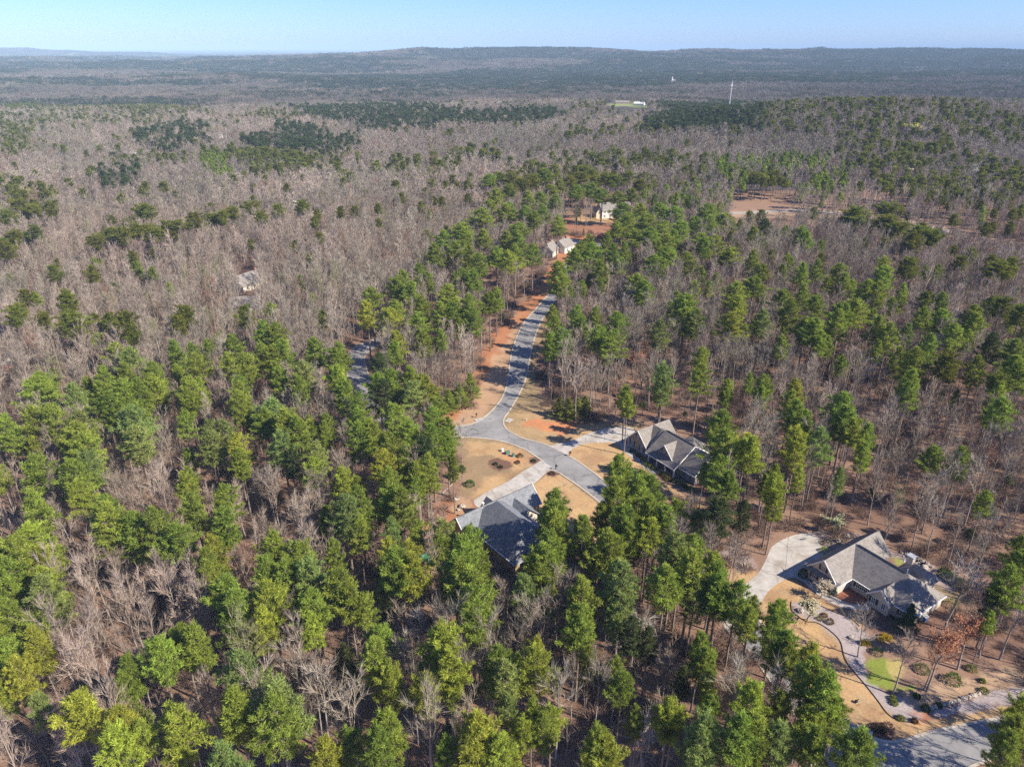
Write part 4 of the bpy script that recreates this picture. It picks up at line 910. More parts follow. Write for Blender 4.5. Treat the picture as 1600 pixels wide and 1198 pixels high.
# ------------------------------------------------------------------ where the pines stand: crown centres read off the photograph
TI = {'g': (0.27, 0.335, 0.052), 'y': (0.36, 0.40, 0.055), 'b': (0.27, 0.33, 0.09), 'L': (0.20, 0.215, 0.03), 'd': (0.10, 0.13, 0.04)}
TILES = [
 (0, 880, 3.7675, '60,70,g,200 250,90,y,200 70,170,g,180 290,230,b,220 70,350,g,200 200,400,g,170 230,520,y,190 70,560,g,180 130,680,y,180 250,850,b,140 480,830,y,260 760,620,g,180 740,740,g,150 960,590,g,200 1170,500,g,200 1230,70,g,170 1350,170,g,220 1400,300,g,230 1420,640,b,250 1400,890,y,250 1060,950,y,240 720,960,y,200 700,1100,y,220 860,1060,g,160 820,900,b,130 1300,1120,b,260 1480,420,y,130 30,820,g,120 -60,400,g,220 -80,700,y,200 1060,1090,g,150'),
 (400, 880, 3.7675, '60,60,g,200 180,80,g,200 330,80,b,200 90,250,y,220 60,400,y,180 340,290,g,190 330,370,y,170 500,170,g,210 560,260,g,180 130,850,b,300 130,960,g,260 740,480,g,170 700,590,g,200 800,740,y,180 640,290,g,130 820,60,g,220 760,160,b,120 920,90,y,200 1200,60,g,240 1270,180,g,260 1280,290,g,240 1310,400,g,120 1100,540,y,260 1140,640,y,220 1000,740,y,180 1160,760,g,130 1430,560,g,220 1460,680,b,200 1480,870,b,130 780,990,y,230 740,1130,g,220 560,1080,g,170 420,1130,y,200 1300,980,y,260 1280,1100,y,240 1440,1150,y,200 1120,1160,g,150 520,540,d,110 570,690,d,110'),
 (800, 880, 3.7675, '70,160,b,200 130,40,g,150 220,130,y,100 200,240,g,120 400,200,g,220 400,310,g,200 640,200,b,240 610,300,b,160 150,510,y,150 140,640,y,190 250,700,y,80 30,620,g,100 390,440,g,170 450,590,g,110 610,640,g,140 640,760,g,150 900,130,g,200 1050,60,g,220 1070,200,b,160 1200,80,g,200 1210,190,g,200 1320,240,g,180 1420,260,g,110 1390,370,g,150 1110,480,g,160 1130,600,g,170 1000,700,d,120 1150,740,g,120 920,890,y,180 940,960,y,150 720,960,g,120 1160,880,g,160 1140,1000,b,220 1100,1120,b,200 1400,850,y,200 1400,960,g,250 1330,1060,g,240 120,860,g,130 230,940,y,140 60,1020,y,150 180,1020,g,160 500,1060,g,220 540,1130,y,200 20,1160,y,100 620,60,g,160 500,20,g,140 700,430,d,130 800,440,d,120'),
 (1200, 880, 3.7675, '50,320,g,150 30,430,g,150 90,520,g,200 90,610,g,160 250,590,y,180 250,700,g,230 330,800,g,240 380,900,g,180 250,940,g,200 60,1050,b,230 60,900,g,150 260,1110,g,220 530,1110,g,260 1470,900,y,150 1430,1030,g,180 1390,1130,g,180 1400,120,g,180 1340,190,d,110 1480,40,g,150 1600,960,g,180 1290,360,g,80'),
 (0, 600, 3.9925, '250,70,g,200 230,250,g,180 340,260,g,160 60,290,g,150 120,320,b,120 480,130,b,170 500,240,b,200 560,40,g,80 640,90,g,150 700,190,g,170 780,90,g,180 880,100,g,180 860,190,g,180 960,30,g,140 850,290,b,200 860,380,b,200 500,350,g,190 540,440,g,200 430,440,g,100 560,520,b,170 20,550,g,80 240,560,g,190 480,610,g,200 510,700,y,160 230,440,y,90 230,800,g,200 690,830,g,210 700,920,g,240 850,920,g,220 980,920,g,200 1100,950,g,200 1170,690,y,150 1210,800,g,190 1180,480,g,90 1180,590,y,100 1170,290,g,110 1200,70,g,170 1180,160,g,120 1260,80,g,120 1500,60,g,130 1500,160,g,150 1560,210,g,110 1310,300,b,150 1320,390,b,160 1400,320,b,150 1480,400,y,150 1500,470,y,130 1400,710,g,170 1400,850,g,190 1380,950,g,140 1330,1040,y,180 1300,1150,g,180 100,1010,g,200 200,990,y,250 120,1110,g,220 330,1060,y,150 280,1140,y,160 -80,1060,g,200 -60,560,g,160'),
 (400, 600, 3.9925, '120,200,b,240 60,260,g,160 200,310,g,220 160,400,b,200 260,340,g,160 230,480,d,120 360,550,y,150 390,460,b,150 440,280,g,120 440,350,g,110 550,30,g,140 640,170,g,130 640,330,g,150 640,260,g,130 800,80,d,170 850,70,g,130 980,100,b,200 1050,60,y,150 1110,170,g,130 720,310,y,150 870,230,g,160 960,320,g,150 830,400,g,150 1100,230,g,150 1100,320,g,170 1200,290,g,120 1200,400,g,120 1050,430,d,180 940,480,g,150 1080,560,g,170 1000,600,g,150 1230,520,g,90 800,530,y,160 830,620,g,160 860,720,g,180 800,770,g,120 920,800,g,170 990,680,g,120 540,620,y,140 640,640,g,110 640,740,g,180 560,820,b,200 640,880,g,150 440,830,g,130 850,940,b,150 1010,920,g,140 490,1080,g,140 130,1050,y,220 280,1110,g,200 830,1060,y,150 960,1060,y,180 900,1150,g,200 1170,930,b,170 1150,1010,g,150 1330,1010,g,180 1300,1090,g,230 1250,1160,g,200 1400,1130,g,150'),
 (800, 600, 3.9925, '270,740,g,180 270,820,g,220 260,910,g,200 660,570,g,160 690,640,g,180 800,620,g,150 640,760,g,200 780,720,g,200 860,690,g,160 700,830,g,200 560,820,g,150 860,800,g,180 440,980,g,190 600,980,g,180 600,1080,g,200 720,960,g,170 860,960,y,180 960,900,g,170 1020,860,y,140 1150,850,g,130 1000,1050,b,220 1130,1010,g,170 1050,1130,g,180 1260,1130,y,150 240,1050,g,220 200,1120,g,230 1300,320,g,180 1310,440,g,200 1290,560,g,180 1460,400,y,170 1480,490,y,180 1350,640,g,130 1280,850,d,170 1440,800,d,120 1590,600,g,100 710,80,g,95 720,145,g,100 1330,80,g,80 1560,60,g,100 940,20,b,110 1195,570,g,60'),
 (1200, 600, 3.9925, '150,90,g,130 170,170,g,150 230,240,g,120 170,360,y,150 170,440,y,150 40,580,g,130 30,660,y,130 40,740,y,120 460,150,g,180 470,230,g,200 520,310,g,150 610,350,g,120 600,440,g,110 190,590,y,90 440,600,b,100 1430,80,g,130 1450,150,g,180 1380,210,y,90 1030,450,g,140 1190,480,g,140 1340,760,g,110 1170,90,g,50 880,30,g,140 1550,1080,g,130 320,340,b,150'),
 (0, 320, 3.9925, '450,740,L,180 440,650,L,110 110,710,L,110 690,720,L,100 600,750,L,90 800,770,L,130 830,830,L,90 170,600,L,80 280,750,L,90 1170,740,L,110 1130,790,L,90 1530,690,L,100 740,960,g,160 830,990,b,150 790,1080,g,150 660,1090,g,130 960,1070,g,150 970,1140,g,130 560,1150,g,90 1090,920,g,130 1200,920,g,100 1300,900,g,70 1230,1020,g,150 1110,1060,g,90 1300,1000,b,90 1450,880,g,120 1430,1020,g,130 1530,1010,g,160 1500,1150,g,110 1180,1160,g,120 270,1150,g,180 720,1190,g,120 600,240,L,110 700,190,L,130 780,220,L,110 860,200,L,110 980,200,L,120 930,190,L,90 1100,170,L,150 1060,190,L,110 1220,130,L,110 1330,110,L,100 1450,80,L,100 1390,100,L,90 920,60,L,110 880,40,L,80 100,250,L,110 30,250,L,110 40,290,L,100 230,190,L,80 340,430,L,80 580,440,L,80 830,320,L,60 40,70,L,100 220,70,L,100 160,60,L,90 130,30,L,100 320,50,L,80 1570,40,L,100 900,560,L,30'),
 (400, 320, 3.9925, '1410,90,g,150 1280,150,g,150 1170,220,g,120 1300,200,g,120 1110,320,g,130 1240,290,g,120 1330,310,g,110 1390,390,g,130 1500,330,g,120 1570,380,y,130 1020,430,g,100 1070,460,g,100 920,490,g,110 890,530,g,150 720,590,g,120 690,690,y,130 870,640,g,110 840,730,y,150 970,560,g,120 1030,640,g,120 1010,760,g,150 1040,830,g,120 1200,600,g,170 1230,680,g,140 1290,490,g,120 1360,500,g,100 1330,650,g,130 1350,720,g,120 1460,640,g,120 1150,670,g,110 1150,850,g,90 880,860,y,110 870,930,g,100 770,980,d,130 120,1030,g,120 960,1100,y,160 850,1090,g,140 770,1150,g,150 370,960,g,160 520,940,g,140 500,1000,g,120 290,1060,b,150 520,1100,y,150 540,1160,g,130 50,830,g,150 130,820,g,120 40,970,g,140 110,970,g,130 170,920,g,140 150,1060,g,120 270,1130,g,120 100,720,g,60 1420,190,g,110 1560,230,g,120 1580,40,g,110 290,30,L,80 340,370,L,50 30,90,L,80 140,60,L,70 1500,560,g,90'),
 (800, 320, 3.9925, '140,90,g,110 290,120,g,110 40,170,g,130 40,250,g,120 130,290,g,100 20,340,g,110 430,290,g,130 500,330,g,150 390,350,g,130 290,430,g,130 300,510,g,130 550,410,g,120 660,370,g,100 630,340,g,100 700,320,g,90 690,60,g,150 730,100,g,120 800,60,g,120 840,130,g,150 920,60,g,120 1010,70,g,150 1050,160,g,140 860,220,g,120 760,230,g,150 960,260,g,140 880,380,g,160 970,340,g,130 1090,350,g,150 780,490,g,170 820,540,g,140 1180,220,g,160 1240,110,g,120 1220,60,g,110 1330,90,g,120 1260,260,g,120 1360,330,g,140 1500,200,g,110 1500,360,g,110 1570,170,d,80 1560,400,g,90 1510,500,g,150 1400,560,g,170 1410,640,y,130 1360,770,y,160 1080,650,g,140 1080,730,g,140 1150,760,b,120 990,660,b,100 920,790,b,110 410,700,g,120 430,770,g,120 520,710,g,90 650,770,g,160 620,860,g,170 540,820,g,130 270,790,g,130 320,840,b,130 240,870,g,110 250,660,g,90 940,1080,b,130 940,1150,b,120 1180,1000,g,110 1170,1100,g,130 710,1170,g,80 1560,1150,g,110 1340,1170,g,90 1140,510,y,90 1560,710,b,130 1480,1090,g,70 940,180,g,120 1140,130,g,110 650,160,g,100 590,240,g,90 720,150,g,100 480,260,g,100 1190,290,g,110 900,300,g,110 1010,210,g,110'),
 (1200, 320, 3.9925, '100,170,g,40 210,200,g,80 230,260,g,90 330,260,g,50 310,380,g,80 120,340,y,60 210,450,g,100 440,430,g,140 480,470,g,100 370,490,g,80 540,90,L,160 740,50,L,120 740,120,L,180 800,170,L,110 960,200,L,150 900,260,L,100 1010,230,L,110 1200,360,L,80 1260,340,L,70 1430,440,L,150 1500,420,L,100 720,370,y,90 720,450,g,140 860,440,L,120 620,540,g,150 680,580,g,120 840,550,g,80 90,600,g,120 210,600,g,110 300,630,g,110 140,660,g,120 460,690,g,150 540,700,g,150 430,760,g,130 230,780,g,160 280,830,g,150 320,880,g,100 460,980,g,80 680,800,g,130 750,820,g,120 690,900,g,90 870,810,b,100 990,920,g,120 810,960,g,110 900,1030,g,160 890,1120,g,150 1080,600,g,100 980,610,L,100 1080,730,g,150 960,730,g,110 1150,830,g,120 1280,690,g,150 1280,760,g,140 1450,650,L,110 1560,720,L,110 1540,900,g,170 1540,1000,g,150 1550,1080,g,140 1390,880,d,110 1300,1000,g,120 1120,980,b,110 1090,1050,L,130 1420,1150,L,120 160,1180,y,100 1330,60,b,60 1350,520,L,30'),
 (750, 270, 4.0, '60,60,g,110 120,40,L,100 200,60,L,100 260,110,L,90 330,60,L,90 400,40,g,110 440,120,g,100 500,90,g,110 560,70,L,90 610,130,g,100 640,60,L,100 700,40,L,100 300,170,g,110 180,150,L,100 100,150,g,100 380,170,g,90 470,190,g,90 700,110,g,100 780,60,L,90 850,60,L,100 930,40,L,90 1000,80,L,90 760,150,g,110 860,170,g,100 950,160,g,90 60,220,g,100 160,240,g,110 280,260,g,100 390,260,g,90'),
]
pines = []
for x0, y0, s, txt in TILES:
    for e in txt.split():
        X, Y, k, Wd = e.split(','); u, v, wp = x0 + float(X) / s, y0 + float(Y) / s, float(Wd) / s
        z = 12.0
        for _ in range(2):
            x, y, g = at(u, v, z); dep = y * CP + (CAMZ - g - z) * SP; dia = wp * dep / FPX
            H = min(22.5, max(6.0, 8.5 + dia * 2.2)) * (0.94 + .12 * random.random()); z = H * .78
        pines.append(dict(x=x, y=y, z=g - 0 if False else float(terrain(x, y)), H=H, R=dia / 2 * 1.08, k=k, u=u, v=v, px=wp))
KIND = {'g': [0, 1, 2, 3, 4, 8], 'y': [0, 1, 3, 4, 8], 'b': [0, 2, 3, 8], 'L': [5, 6, 5, 6, 9], 'd': [2, 0, 5]}
for p in pines:
    p['var'] = random.choice(KIND[p['k']]); t = np.array(TI[p['k']]) * random.uniform(.82, 1.18); t[0] *= random.uniform(.9, 1.1); p['tint'] = t
    p['rot'] = random.uniform(0, 6.28)
pines.sort(key=lambda p: -p['px'])
def in_frame(p): return -10 < p['u'] < 1610 and p['v'] < 1215
big = [p for p in pines if in_frame(p)][:298]
ids = {id(p) for p in big}; rest = [p for p in pines if id(p) not in ids]

# ------------------------------------------------------------------ hardwoods and the rest of the wood
K_CLEAR = [
 [(690, 655), (740, 645), (752, 600), (765, 560), (790, 512), (835, 468), (868, 410), (885, 385), (905, 395), (880, 430), (864, 470), (850, 515), (842, 560), (838, 600), (852, 655), (920, 662), (985, 655), (1040, 652), (1075, 672), (1112, 690), (1115, 765), (1060, 775), (1000, 760), (950, 790), (930, 828), (880, 824), (848, 852), (818, 905), (745, 850), (700, 830), (700, 808), (735, 778), (722, 710), (700, 690)],
 [(1150, 930), (1170, 905), (1190, 870), (1215, 838), (1262, 826), (1300, 848), (1350, 832), (1430, 868), (1490, 905), (1500, 935), (1470, 970), (1600, 1050), (1600, 1150), (1540, 1190), (1440, 1210), (1400, 1198), (1340, 1145), (1290, 1080), (1250, 1010), (1225, 960), (1190, 945)],
 [(545, 540), (585, 528), (592, 545), (578, 575), (600, 640), (575, 640), (550, 580)],
 [(880, 372), (960, 372), (975, 395), (870, 398)],
 [(1150, 318), (1230, 314), (1250, 330), (1150, 334)],
 [(945, 152), (1010, 155), (1012, 170), (950, 170)],
] + [[(1043, 118), (1057, 118), (1057, 133), (1043, 133)], [(932, 318), (978, 314), (982, 340), (934, 342)]]
R_LOW = [([(850, 374), (890, 367), (890, 398), (855, 400)], .4)] + [([(u - 3 - w * .1, v - 5), (u + 3 + w * .1, v - 5), (u + 3 + w * .1, v + 3), (u - 3 - w * .1, v + 3)], .35) for u, v, w, *_ in far] + [([(1105, 800), (1290, 790), (1420, 800), (1600, 880), (1600, 960), (1480, 880), (1350, 830), (1240, 830), (1180, 880), (1120, 850)], .40),
         ([(820, 580), (1120, 600), (1260, 700), (1600, 800), (1600, 870), (1300, 800), (1100, 660), (850, 640)], .75),
         ([(880, 330), (985, 325), (985, 395), (880, 390)], .35),
         ([(1230, 335), (1330, 345), (1460, 362), (1600, 395), (1600, 385), (1450, 345), (1300, 325)], .3),
         ([(1130, 322), (1300, 322), (1440, 344), (1600, 382), (1600, 402), (1440, 362), (1300, 340), (1130, 340)], .07),
         ([(374, 420), (404, 416), (406, 490), (368, 492)], .12),
         ([(575, 640), (595, 640), (590, 780), (570, 860), (560, 850), (580, 760)], .35),
         ([(745, 440), (840, 395), (870, 400), (820, 480), (760, 560)], .25)]
# pine stands beyond the listed trees: (photo polygon of crown tops, share of pine, tint)
STANDS = [([(1000, 186), (1120, 168), (1260, 166), (1330, 172), (1395, 176), (1380, 192), (1290, 200), (1200, 208), (1060, 202), (1005, 198)], .97, 'd'),
          ([(1010, 168), (1150, 160), (1260, 162), (1250, 174), (1060, 180)], .8, 'd'),
          ([(440, 168), (620, 160), (720, 172), (820, 168), (880, 176), (830, 196), (720, 192), (650, 205), (520, 188)], .75, 'd'),
          ([(545, 188), (640, 186), (700, 190), (690, 205), (560, 208)], .6, 'd'),
          ([(380, 212), (440, 200), (520, 210), (560, 226), (520, 243), (440, 238), (385, 226)], .6, 'd'),
          ([(325, 240), (440, 236), (470, 250), (520, 258), (400, 262), (330, 258)], .85, 'L'),
          ([(305, 248), (350, 244), (358, 272), (315, 278)], .8, 'g'),
          ([(210, 205), (310, 195), (335, 215), (250, 235), (200, 225)], .5, 'd'),
          ([(0, 160), (220, 155), (380, 160), (240, 172), (0, 176)], .6, 'L'),
          ([(0, 205), (60, 200), (40, 240), (0, 250)], .5, 'L'),
          ([(150, 250), (215, 250), (220, 285), (160, 300)], .45, 'd'),
          ([(0, 280), (50, 285), (90, 300), (60, 330), (0, 330)], .45, 'L'),
          ([(770, 285), (850, 255), (930, 240), (1060, 235), (1120, 250), (1100, 290), (960, 300), (860, 300), (790, 320)], .38, 'L'),
          ([(1100, 245), (1300, 240), (1340, 280), (1330, 320), (1240, 310), (1160, 305)], .5, 'g'),
          ([(1180, 275), (1240, 275), (1240, 305), (1170, 305)], .95, 'L'),
          ([(1290, 215), (1450, 225), (1600, 250), (1600, 340), (1480, 330), (1330, 270)], .42, 'L'),
          ([(1180, 165), (1400, 160), (1600, 195), (1600, 225), (1400, 215), (1200, 215)], .34, 'L'),
          ([(1010, 300), (1130, 285), (1140, 330), (1150, 380), (1000, 330)], .4, 'g'),
          ([(680, 290), (760, 300), (800, 340), (720, 350)], .06, 'L'),
          ([(1330, 310), (1600, 330), (1600, 390), (1400, 350)], .25, 'L')]
def stand(u, v, x, y, r1, r2, wob=True):
    """pine or not, and which tint, for crown centres at pixels (u, v)"""
    fr = np.full(u.shape, .025); tn = np.full(u.shape, 0)
    g = fbm(x / 170, y / 230, 70, 4); fr = np.where(v < 420, .03 + .20 * smooth(.58, .66, g), fr)
    far = smooth(1400, 2600, y); band = fbm(x / 900, y / 420, 71, 5)
    fr = np.maximum(fr, far * smooth(.485, .53, band) * .88)
    fr = np.where((y > 3500), np.maximum(fr, smooth(.44, .50, fbm(x / 700, y / 420, 73, 5)) * .92), fr)
    jx = (fbm(x / 70, y / 90, 75, 4) - .5) * 60; jy = (fbm(x / 70, y / 90, 76, 4) - .5) * (v - 75) * .22; u, v = u + jx, v + jy
    near_r = (u > 840) & (v > 330) & (v < 640); fr = np.where(near_r, .06, fr)
    tn = np.where(v < 420, 3, 0)
    for poly, f, t in STANDS:
        m = inpoly(u, v, poly); fr = np.where(m, f, fr); tn = np.where(m, 'gybLd'.index(t), tn)
    tn = np.where((far > .5), 4, tn)
    return r1 < fr, tn
TL = np.array([TI[c] for c in 'gybLd'])
def grid(y0, y1, step, marg):
    xs = []; ys = []; y = y0
    while y < y1:
        dep = y * CP + CAMZ * SP; hw = (800 + marg) / FPX * dep
        x = np.arange(-hw, hw, step); xs.append(x); ys.append(np.full(len(x), y)); y += step
    x = np.concatenate(xs); y = np.concatenate(ys); n = len(x)
    return x + rng.uniform(-.48, .48, n) * step, y + rng.uniform(-.48, .48, n) * step
def clear_mask(x, y, H, w=1.5):
    z = terrain(x, y); ok = np.ones(x.shape, bool)
    for f in (0, .35, .7, 1.0):
        for sx in (-w, w):
            u, v = proj(x + sx, y, z + H * f)
            for k in K_CLEAR: ok &= ~inpoly(u, v, k)
    return ok
px_, py_ = np.array([p['x'] for p in pines]), np.array([p['y'] for p in pines])
def hard_tint(n, x, y):
    base = np.array((0.34, 0.282, 0.222)); t = base[None] * rng.uniform(.78, 1.22, (n, 1))
    g = fbm(x / 60, y / 60, 81, 3); t = t * (1 + (g[:, None] - .5) * np.array([.35, .15, .25]))
    r = rng.random(n); t[r < .015] = (.30, .17, .12); t[(r > .03) & (r < .06)] = (.26, .25, .13); t[(r > .06) & (r < .08)] = (.28, .20, .17); t[(r > .1) & (r < .25)] *= .66; t[(r > .25) & (r < .33)] *= 1.3
    return t
# near hardwoods
x, y = grid(70, 470, 4.7, 130); n = len(x)
H = rng.uniform(11.5, 20.5, n) * (.85 + .3 * fbm(x / 30, y / 30, 4, 2)); u, v = proj(x, y, terrain(x, y) + H * .6)
keep = clear_mask(x, y, H) & (rng.random(n) < .76)
d = np.full(n, 1e9)
for i in range(0, len(px_), 50): d = np.minimum(d, np.min(np.hypot(x[:, None] - px_[None, i:i + 50], y[:, None] - py_[None, i:i + 50]), 1))
keep &= d > 2.6
for poly, f in R_LOW:
    m = inpoly(u, v, poly); u0, v0 = proj(x, y, terrain(x, y)); m |= inpoly(u0, v0, poly); keep &= ~m | (rng.random(n) < f)
isp, tn = stand(u, v, x, y, rng.random(n), None)
x, y, H, u, v, isp, tn = [q[keep] for q in (x, y, H, u, v, isp, tn)]; n = len(x)
HT = hard_tint(n, x, y); Z = terrain(x, y)
dep = y * CP + (CAMZ - Z) * SP
ut, vt = proj(x, y, Z + H * .8); vis = (ut > 5) & (ut < 1595) & (vt < 1190) & ~isp
order = np.argsort(-(H / dep) * vis); top = set(order[:285].tolist())
sel = np.array([i not in top for i in range(n)])
hs = sel & ~isp; k = hs.sum()
scatter('bare_woodland', BJOIN, np.column_stack([x, y, Z])[hs], rng.uniform(0, 6.28, k), np.column_stack([H / 16 * rng.uniform(.65, 1.0, n)] * 2 + [H / 16])[hs], HT[hs], rng.integers(0, len(BJOIN), k))
ps = isp; k = ps.sum(); ph = rng.uniform(12, 19, k) / 18
pos = np.column_stack([x, y, Z])[ps]; tt_ = TL[tn[ps]] * rng.uniform(.8, 1.2, (k, 1)); ix = np.where(np.isin(tn[ps], (3, 4)), rng.integers(5, 7, k), rng.integers(0, 5, k))
r_pos = np.array([(p['x'], p['y'], p['z']) for p in rest]); r_s = np.array([(p['R'] / 2.6, p['R'] / 2.6, p['H'] / 18) for p in rest])
scatter('pine_woodland', PJOIN, np.concatenate([pos, r_pos]), rng.uniform(0, 6.28, k + len(rest)), np.concatenate([np.column_stack([ph, ph, ph]), r_s]), np.concatenate([tt_, np.array([p['tint'] for p in rest])]), np.concatenate([ix, [p['var'] for p in rest]]))
hard = [dict(x=x[i], y=y[i], z=Z[i], H=H[i], tint=HT[i], u=ut[i], v=vt[i], var=int(rng.integers(0, 9)), rot=rng.uniform(0, 6.28)) for i in order[:285]]
# middle distance
x, y = grid(470, 1500, 6.6, 60); n = len(x); H = rng.uniform(12, 19, n) * (.85 + .3 * fbm(x / 50, y / 50, 4, 2)); Z = terrain(x, y); u, v = proj(x, y, Z + H * .7)
keep = clear_mask(x, y, H, 2)
for poly, f in R_LOW: keep &= ~inpoly(u, v, poly) | (rng.random(n) < f)
keep &= ~inpoly(u, v, [(1240, 270), (1340, 278), (1440, 270), (1440, 284), (1300, 287), (1240, 280)])
isp, tn = stand(u, v, x, y, rng.random(n), None); x, y, H, Z, isp, tn = [q[keep] for q in (x, y, H, Z, isp, tn)]; n = len(x); HT = hard_tint(n, x, y) * (.7 + .6 * fbm(x / 150, y / 150, 79, 3))[:, None]
m = ~isp; k = m.sum(); s = H[m] / 16; w_ = s * rng.uniform(.95, 1.3, k)
scatter('far_bare_woodland', BMID, np.column_stack([x, y, Z])[m], rng.uniform(0, 6.28, k), np.column_stack([w_, w_, s]), HT[m], rng.integers(0, 5, k))
m = isp; k = m.sum(); s = rng.uniform(13, 19, k) / 18; w_ = s * rng.uniform(1.0, 1.45, k)
scatter('far_pine_woodland', PMID, np.column_stack([x, y, Z])[m], rng.uniform(0, 6.28, k), np.column_stack([w_, w_, s]), TL[tn[m]] * rng.uniform(.75, 1.2, (k, 1)), np.where(np.isin(tn[m], (3, 4)), rng.integers(2, 4, k), rng.integers(0, 2, k)))
# far distance: groups of trees
def far_band(y0, y1, step, sc_, nm):
    x, y = grid(y0, y1, step, 30); n = len(x); Z = terrain(x, y); u, v = proj(x, y, Z + 12); keep = np.ones(n, bool)
    for k_ in K_CLEAR[5:]: keep &= ~inpoly(u, v, k_)
    isp, tn = stand(u, v, x, y, rng.random(n), None); x, y, Z, isp = x[keep], y[keep], Z[keep], isp[keep]; n = len(x); HT = hard_tint(n, x, y) * .52 * (.62 + .8 * fbm(x / 420, y / 260, 78, 4))[:, None]
    for m, pr, nn, tt in ((~isp, BCL, nm + '_bare_forest', HT), (isp, PCL, nm + '_pine_forest', np.array(TI['d'])[None] * .5 * rng.uniform(.75, 1.25, (n, 1)))):
        k = m.sum(); s = rng.uniform(.85, 1.15, k)
        scatter(nn, pr, np.column_stack([x, y, Z])[m], rng.uniform(0, 6.28, k), np.column_stack([s * sc_, s * sc_, s * (1 + (sc_ - 1) * .3)]), tt[m], rng.integers(0, 3, k))
far_band(1500, 3600, 20, 1.0, 'distant'); far_band(3600, 7200, 38, 1.9, 'remote')
# undergrowth of thin brown stems, near only
x, y = grid(72, 420, 3.4, 110); n = len(x); keep = clear_mask(x, y, np.full(n, 2.0), .5) & (rng.random(n) < .62 * (.4 + 1.2 * fbm(x / 12, y / 12, 44, 3)))
x, y = x[keep], y[keep]; n = len(x); UB = []
for i in range(3):
    V, T, vy = bush(600 + i, 200, 1.0, 1.0, 1.3, .05, .0); V[:, 2] = np.abs(V[:, 2]); UB.append(bpy.data.objects.new('brush', fastmesh('brush', V, T, [M['twig']], None, vy)))
s = rng.uniform(.8, 1.8, n)
scatter('undergrowth', UB, np.column_stack([x, y, terrain(x, y)]), rng.uniform(0, 6.28, n), np.column_stack([s, s, s * rng.uniform(.8, 1.6, n)]), np.array((.17, .11, .085))[None] * rng.uniform(.7, 1.4, (n, 1)), rng.integers(0, 3, n))
SAP = []
for i in range(4):
    t, c = bare(650 + i, 16, 2.2, nl=7, ns=4, nt=6, lev=2, fork=.22, tw=.05, trunk_n=3, tl=2.0, rr=.10); SAP.append(joined('sapling', t, c, M['bark'], M['twig']))
x, y = grid(72, 440, 3.1, 110); n = len(x); H = rng.uniform(4.5, 10.5, n); ds = np.full(n, 1e9)
keep = clear_mask(x, y, H, .6) & (rng.random(n) < .62 * (.35 + 1.2 * fbm(x / 16, y / 16, 46, 3)))
u, v = proj(x, y, terrain(x, y))
for poly, f in R_LOW: keep &= ~inpoly(u, v, poly) | (rng.random(n) < f * .25)
x, y, H = x[keep], y[keep], H[keep]; n = len(x); w_ = H / 16 * rng.uniform(1.0, 1.5, n)
scatter('bare_saplings', SAP, np.column_stack([x, y, terrain(x, y)]), rng.uniform(0, 6.28, n), np.column_stack([w_, w_, H / 16]), hard_tint(n, x, y) * np.array((.85, .78, .74)), rng.integers(0, 4, n))
# leafy evergreen saplings and hollies low in the wood
x, y = grid(75, 420, 9, 60); n = len(x); keep = clear_mask(x, y, np.full(n, 4.0), .5) & (rng.random(n) < .16); x, y = x[keep], y[keep]; n = len(x); s = rng.uniform(.12, .34, n)
scatter('evergreen_saplings', [PJOIN[7], PJOIN[2]], np.column_stack([x, y, terrain(x, y)]), rng.uniform(0, 6.28, n), np.column_stack([s * 1.6, s * 1.6, s]), np.array(TI['d'])[None] * rng.uniform(.8, 1.6, (n, 1)), rng.integers(0, 2, n))

# ------------------------------------------------------------------ single trees as objects, with labels found from what they stand by
LM = [('the striped-lawn porch house', 1045, 712, 12), ('the slate-roofed ochre house', 775, 815, 12), ('the cream courtyard house', 1375, 895, 12), ('the pale curved driveway', 1215, 880, 5),
      ('the street junction', 755, 668, 5), ('the upper street', 818, 545, 5), ('the road bend in the woods', 562, 560, 5), ('the red-budding tree', 1000, 545, 5), ('the white house on the rise', 952, 335, 5),
      ('the gravel garden bed', 1345, 1010, 5), ('the bottom right road', 1450, 1170, 5), ('the bottom left corner', 20, 1190, 0), ('the middle of the left edge', 5, 700, 0), ('the middle of the bottom edge', 800, 1195, 0),
      ('the bottom edge left of centre', 450, 1195, 0), ('the bottom edge right of centre', 1080, 1195, 0), ('the middle of the right edge', 1595, 640, 0), ('the upper left edge', 5, 420, 0), ('the dormant round lawn shrub', 734, 757, 0),
      ('the reddish bare treetop', 110, 590, 0), ('the grassy ride through the pines', 578, 800, 0), ('the far gravel road', 1400, 350, 0), ('the grey-roofed house in bare woods', 392, 450, 0), ('the play slide', 665, 882, 0), ('the centre-left wood', 300, 850, 0)]
LM = [l for l in LM if l[0] not in ('the dormant round lawn shrub', 'the reddish bare treetop', 'the centre-left wood')]
ORD = ['nearest', 'second', 'third', 'fourth', 'fifth', 'sixth', 'seventh', 'eighth', 'ninth', 'tenth', 'eleventh', 'twelfth', 'thirteenth', 'fourteenth', 'fifteenth', 'sixteenth', 'seventeenth', 'eighteenth', 'nineteenth', 'twentieth'] + ['twenty-' + q for q in ('first', 'second', 'third', 'fourth', 'fifth', 'sixth', 'seventh', 'eighth', 'ninth')]
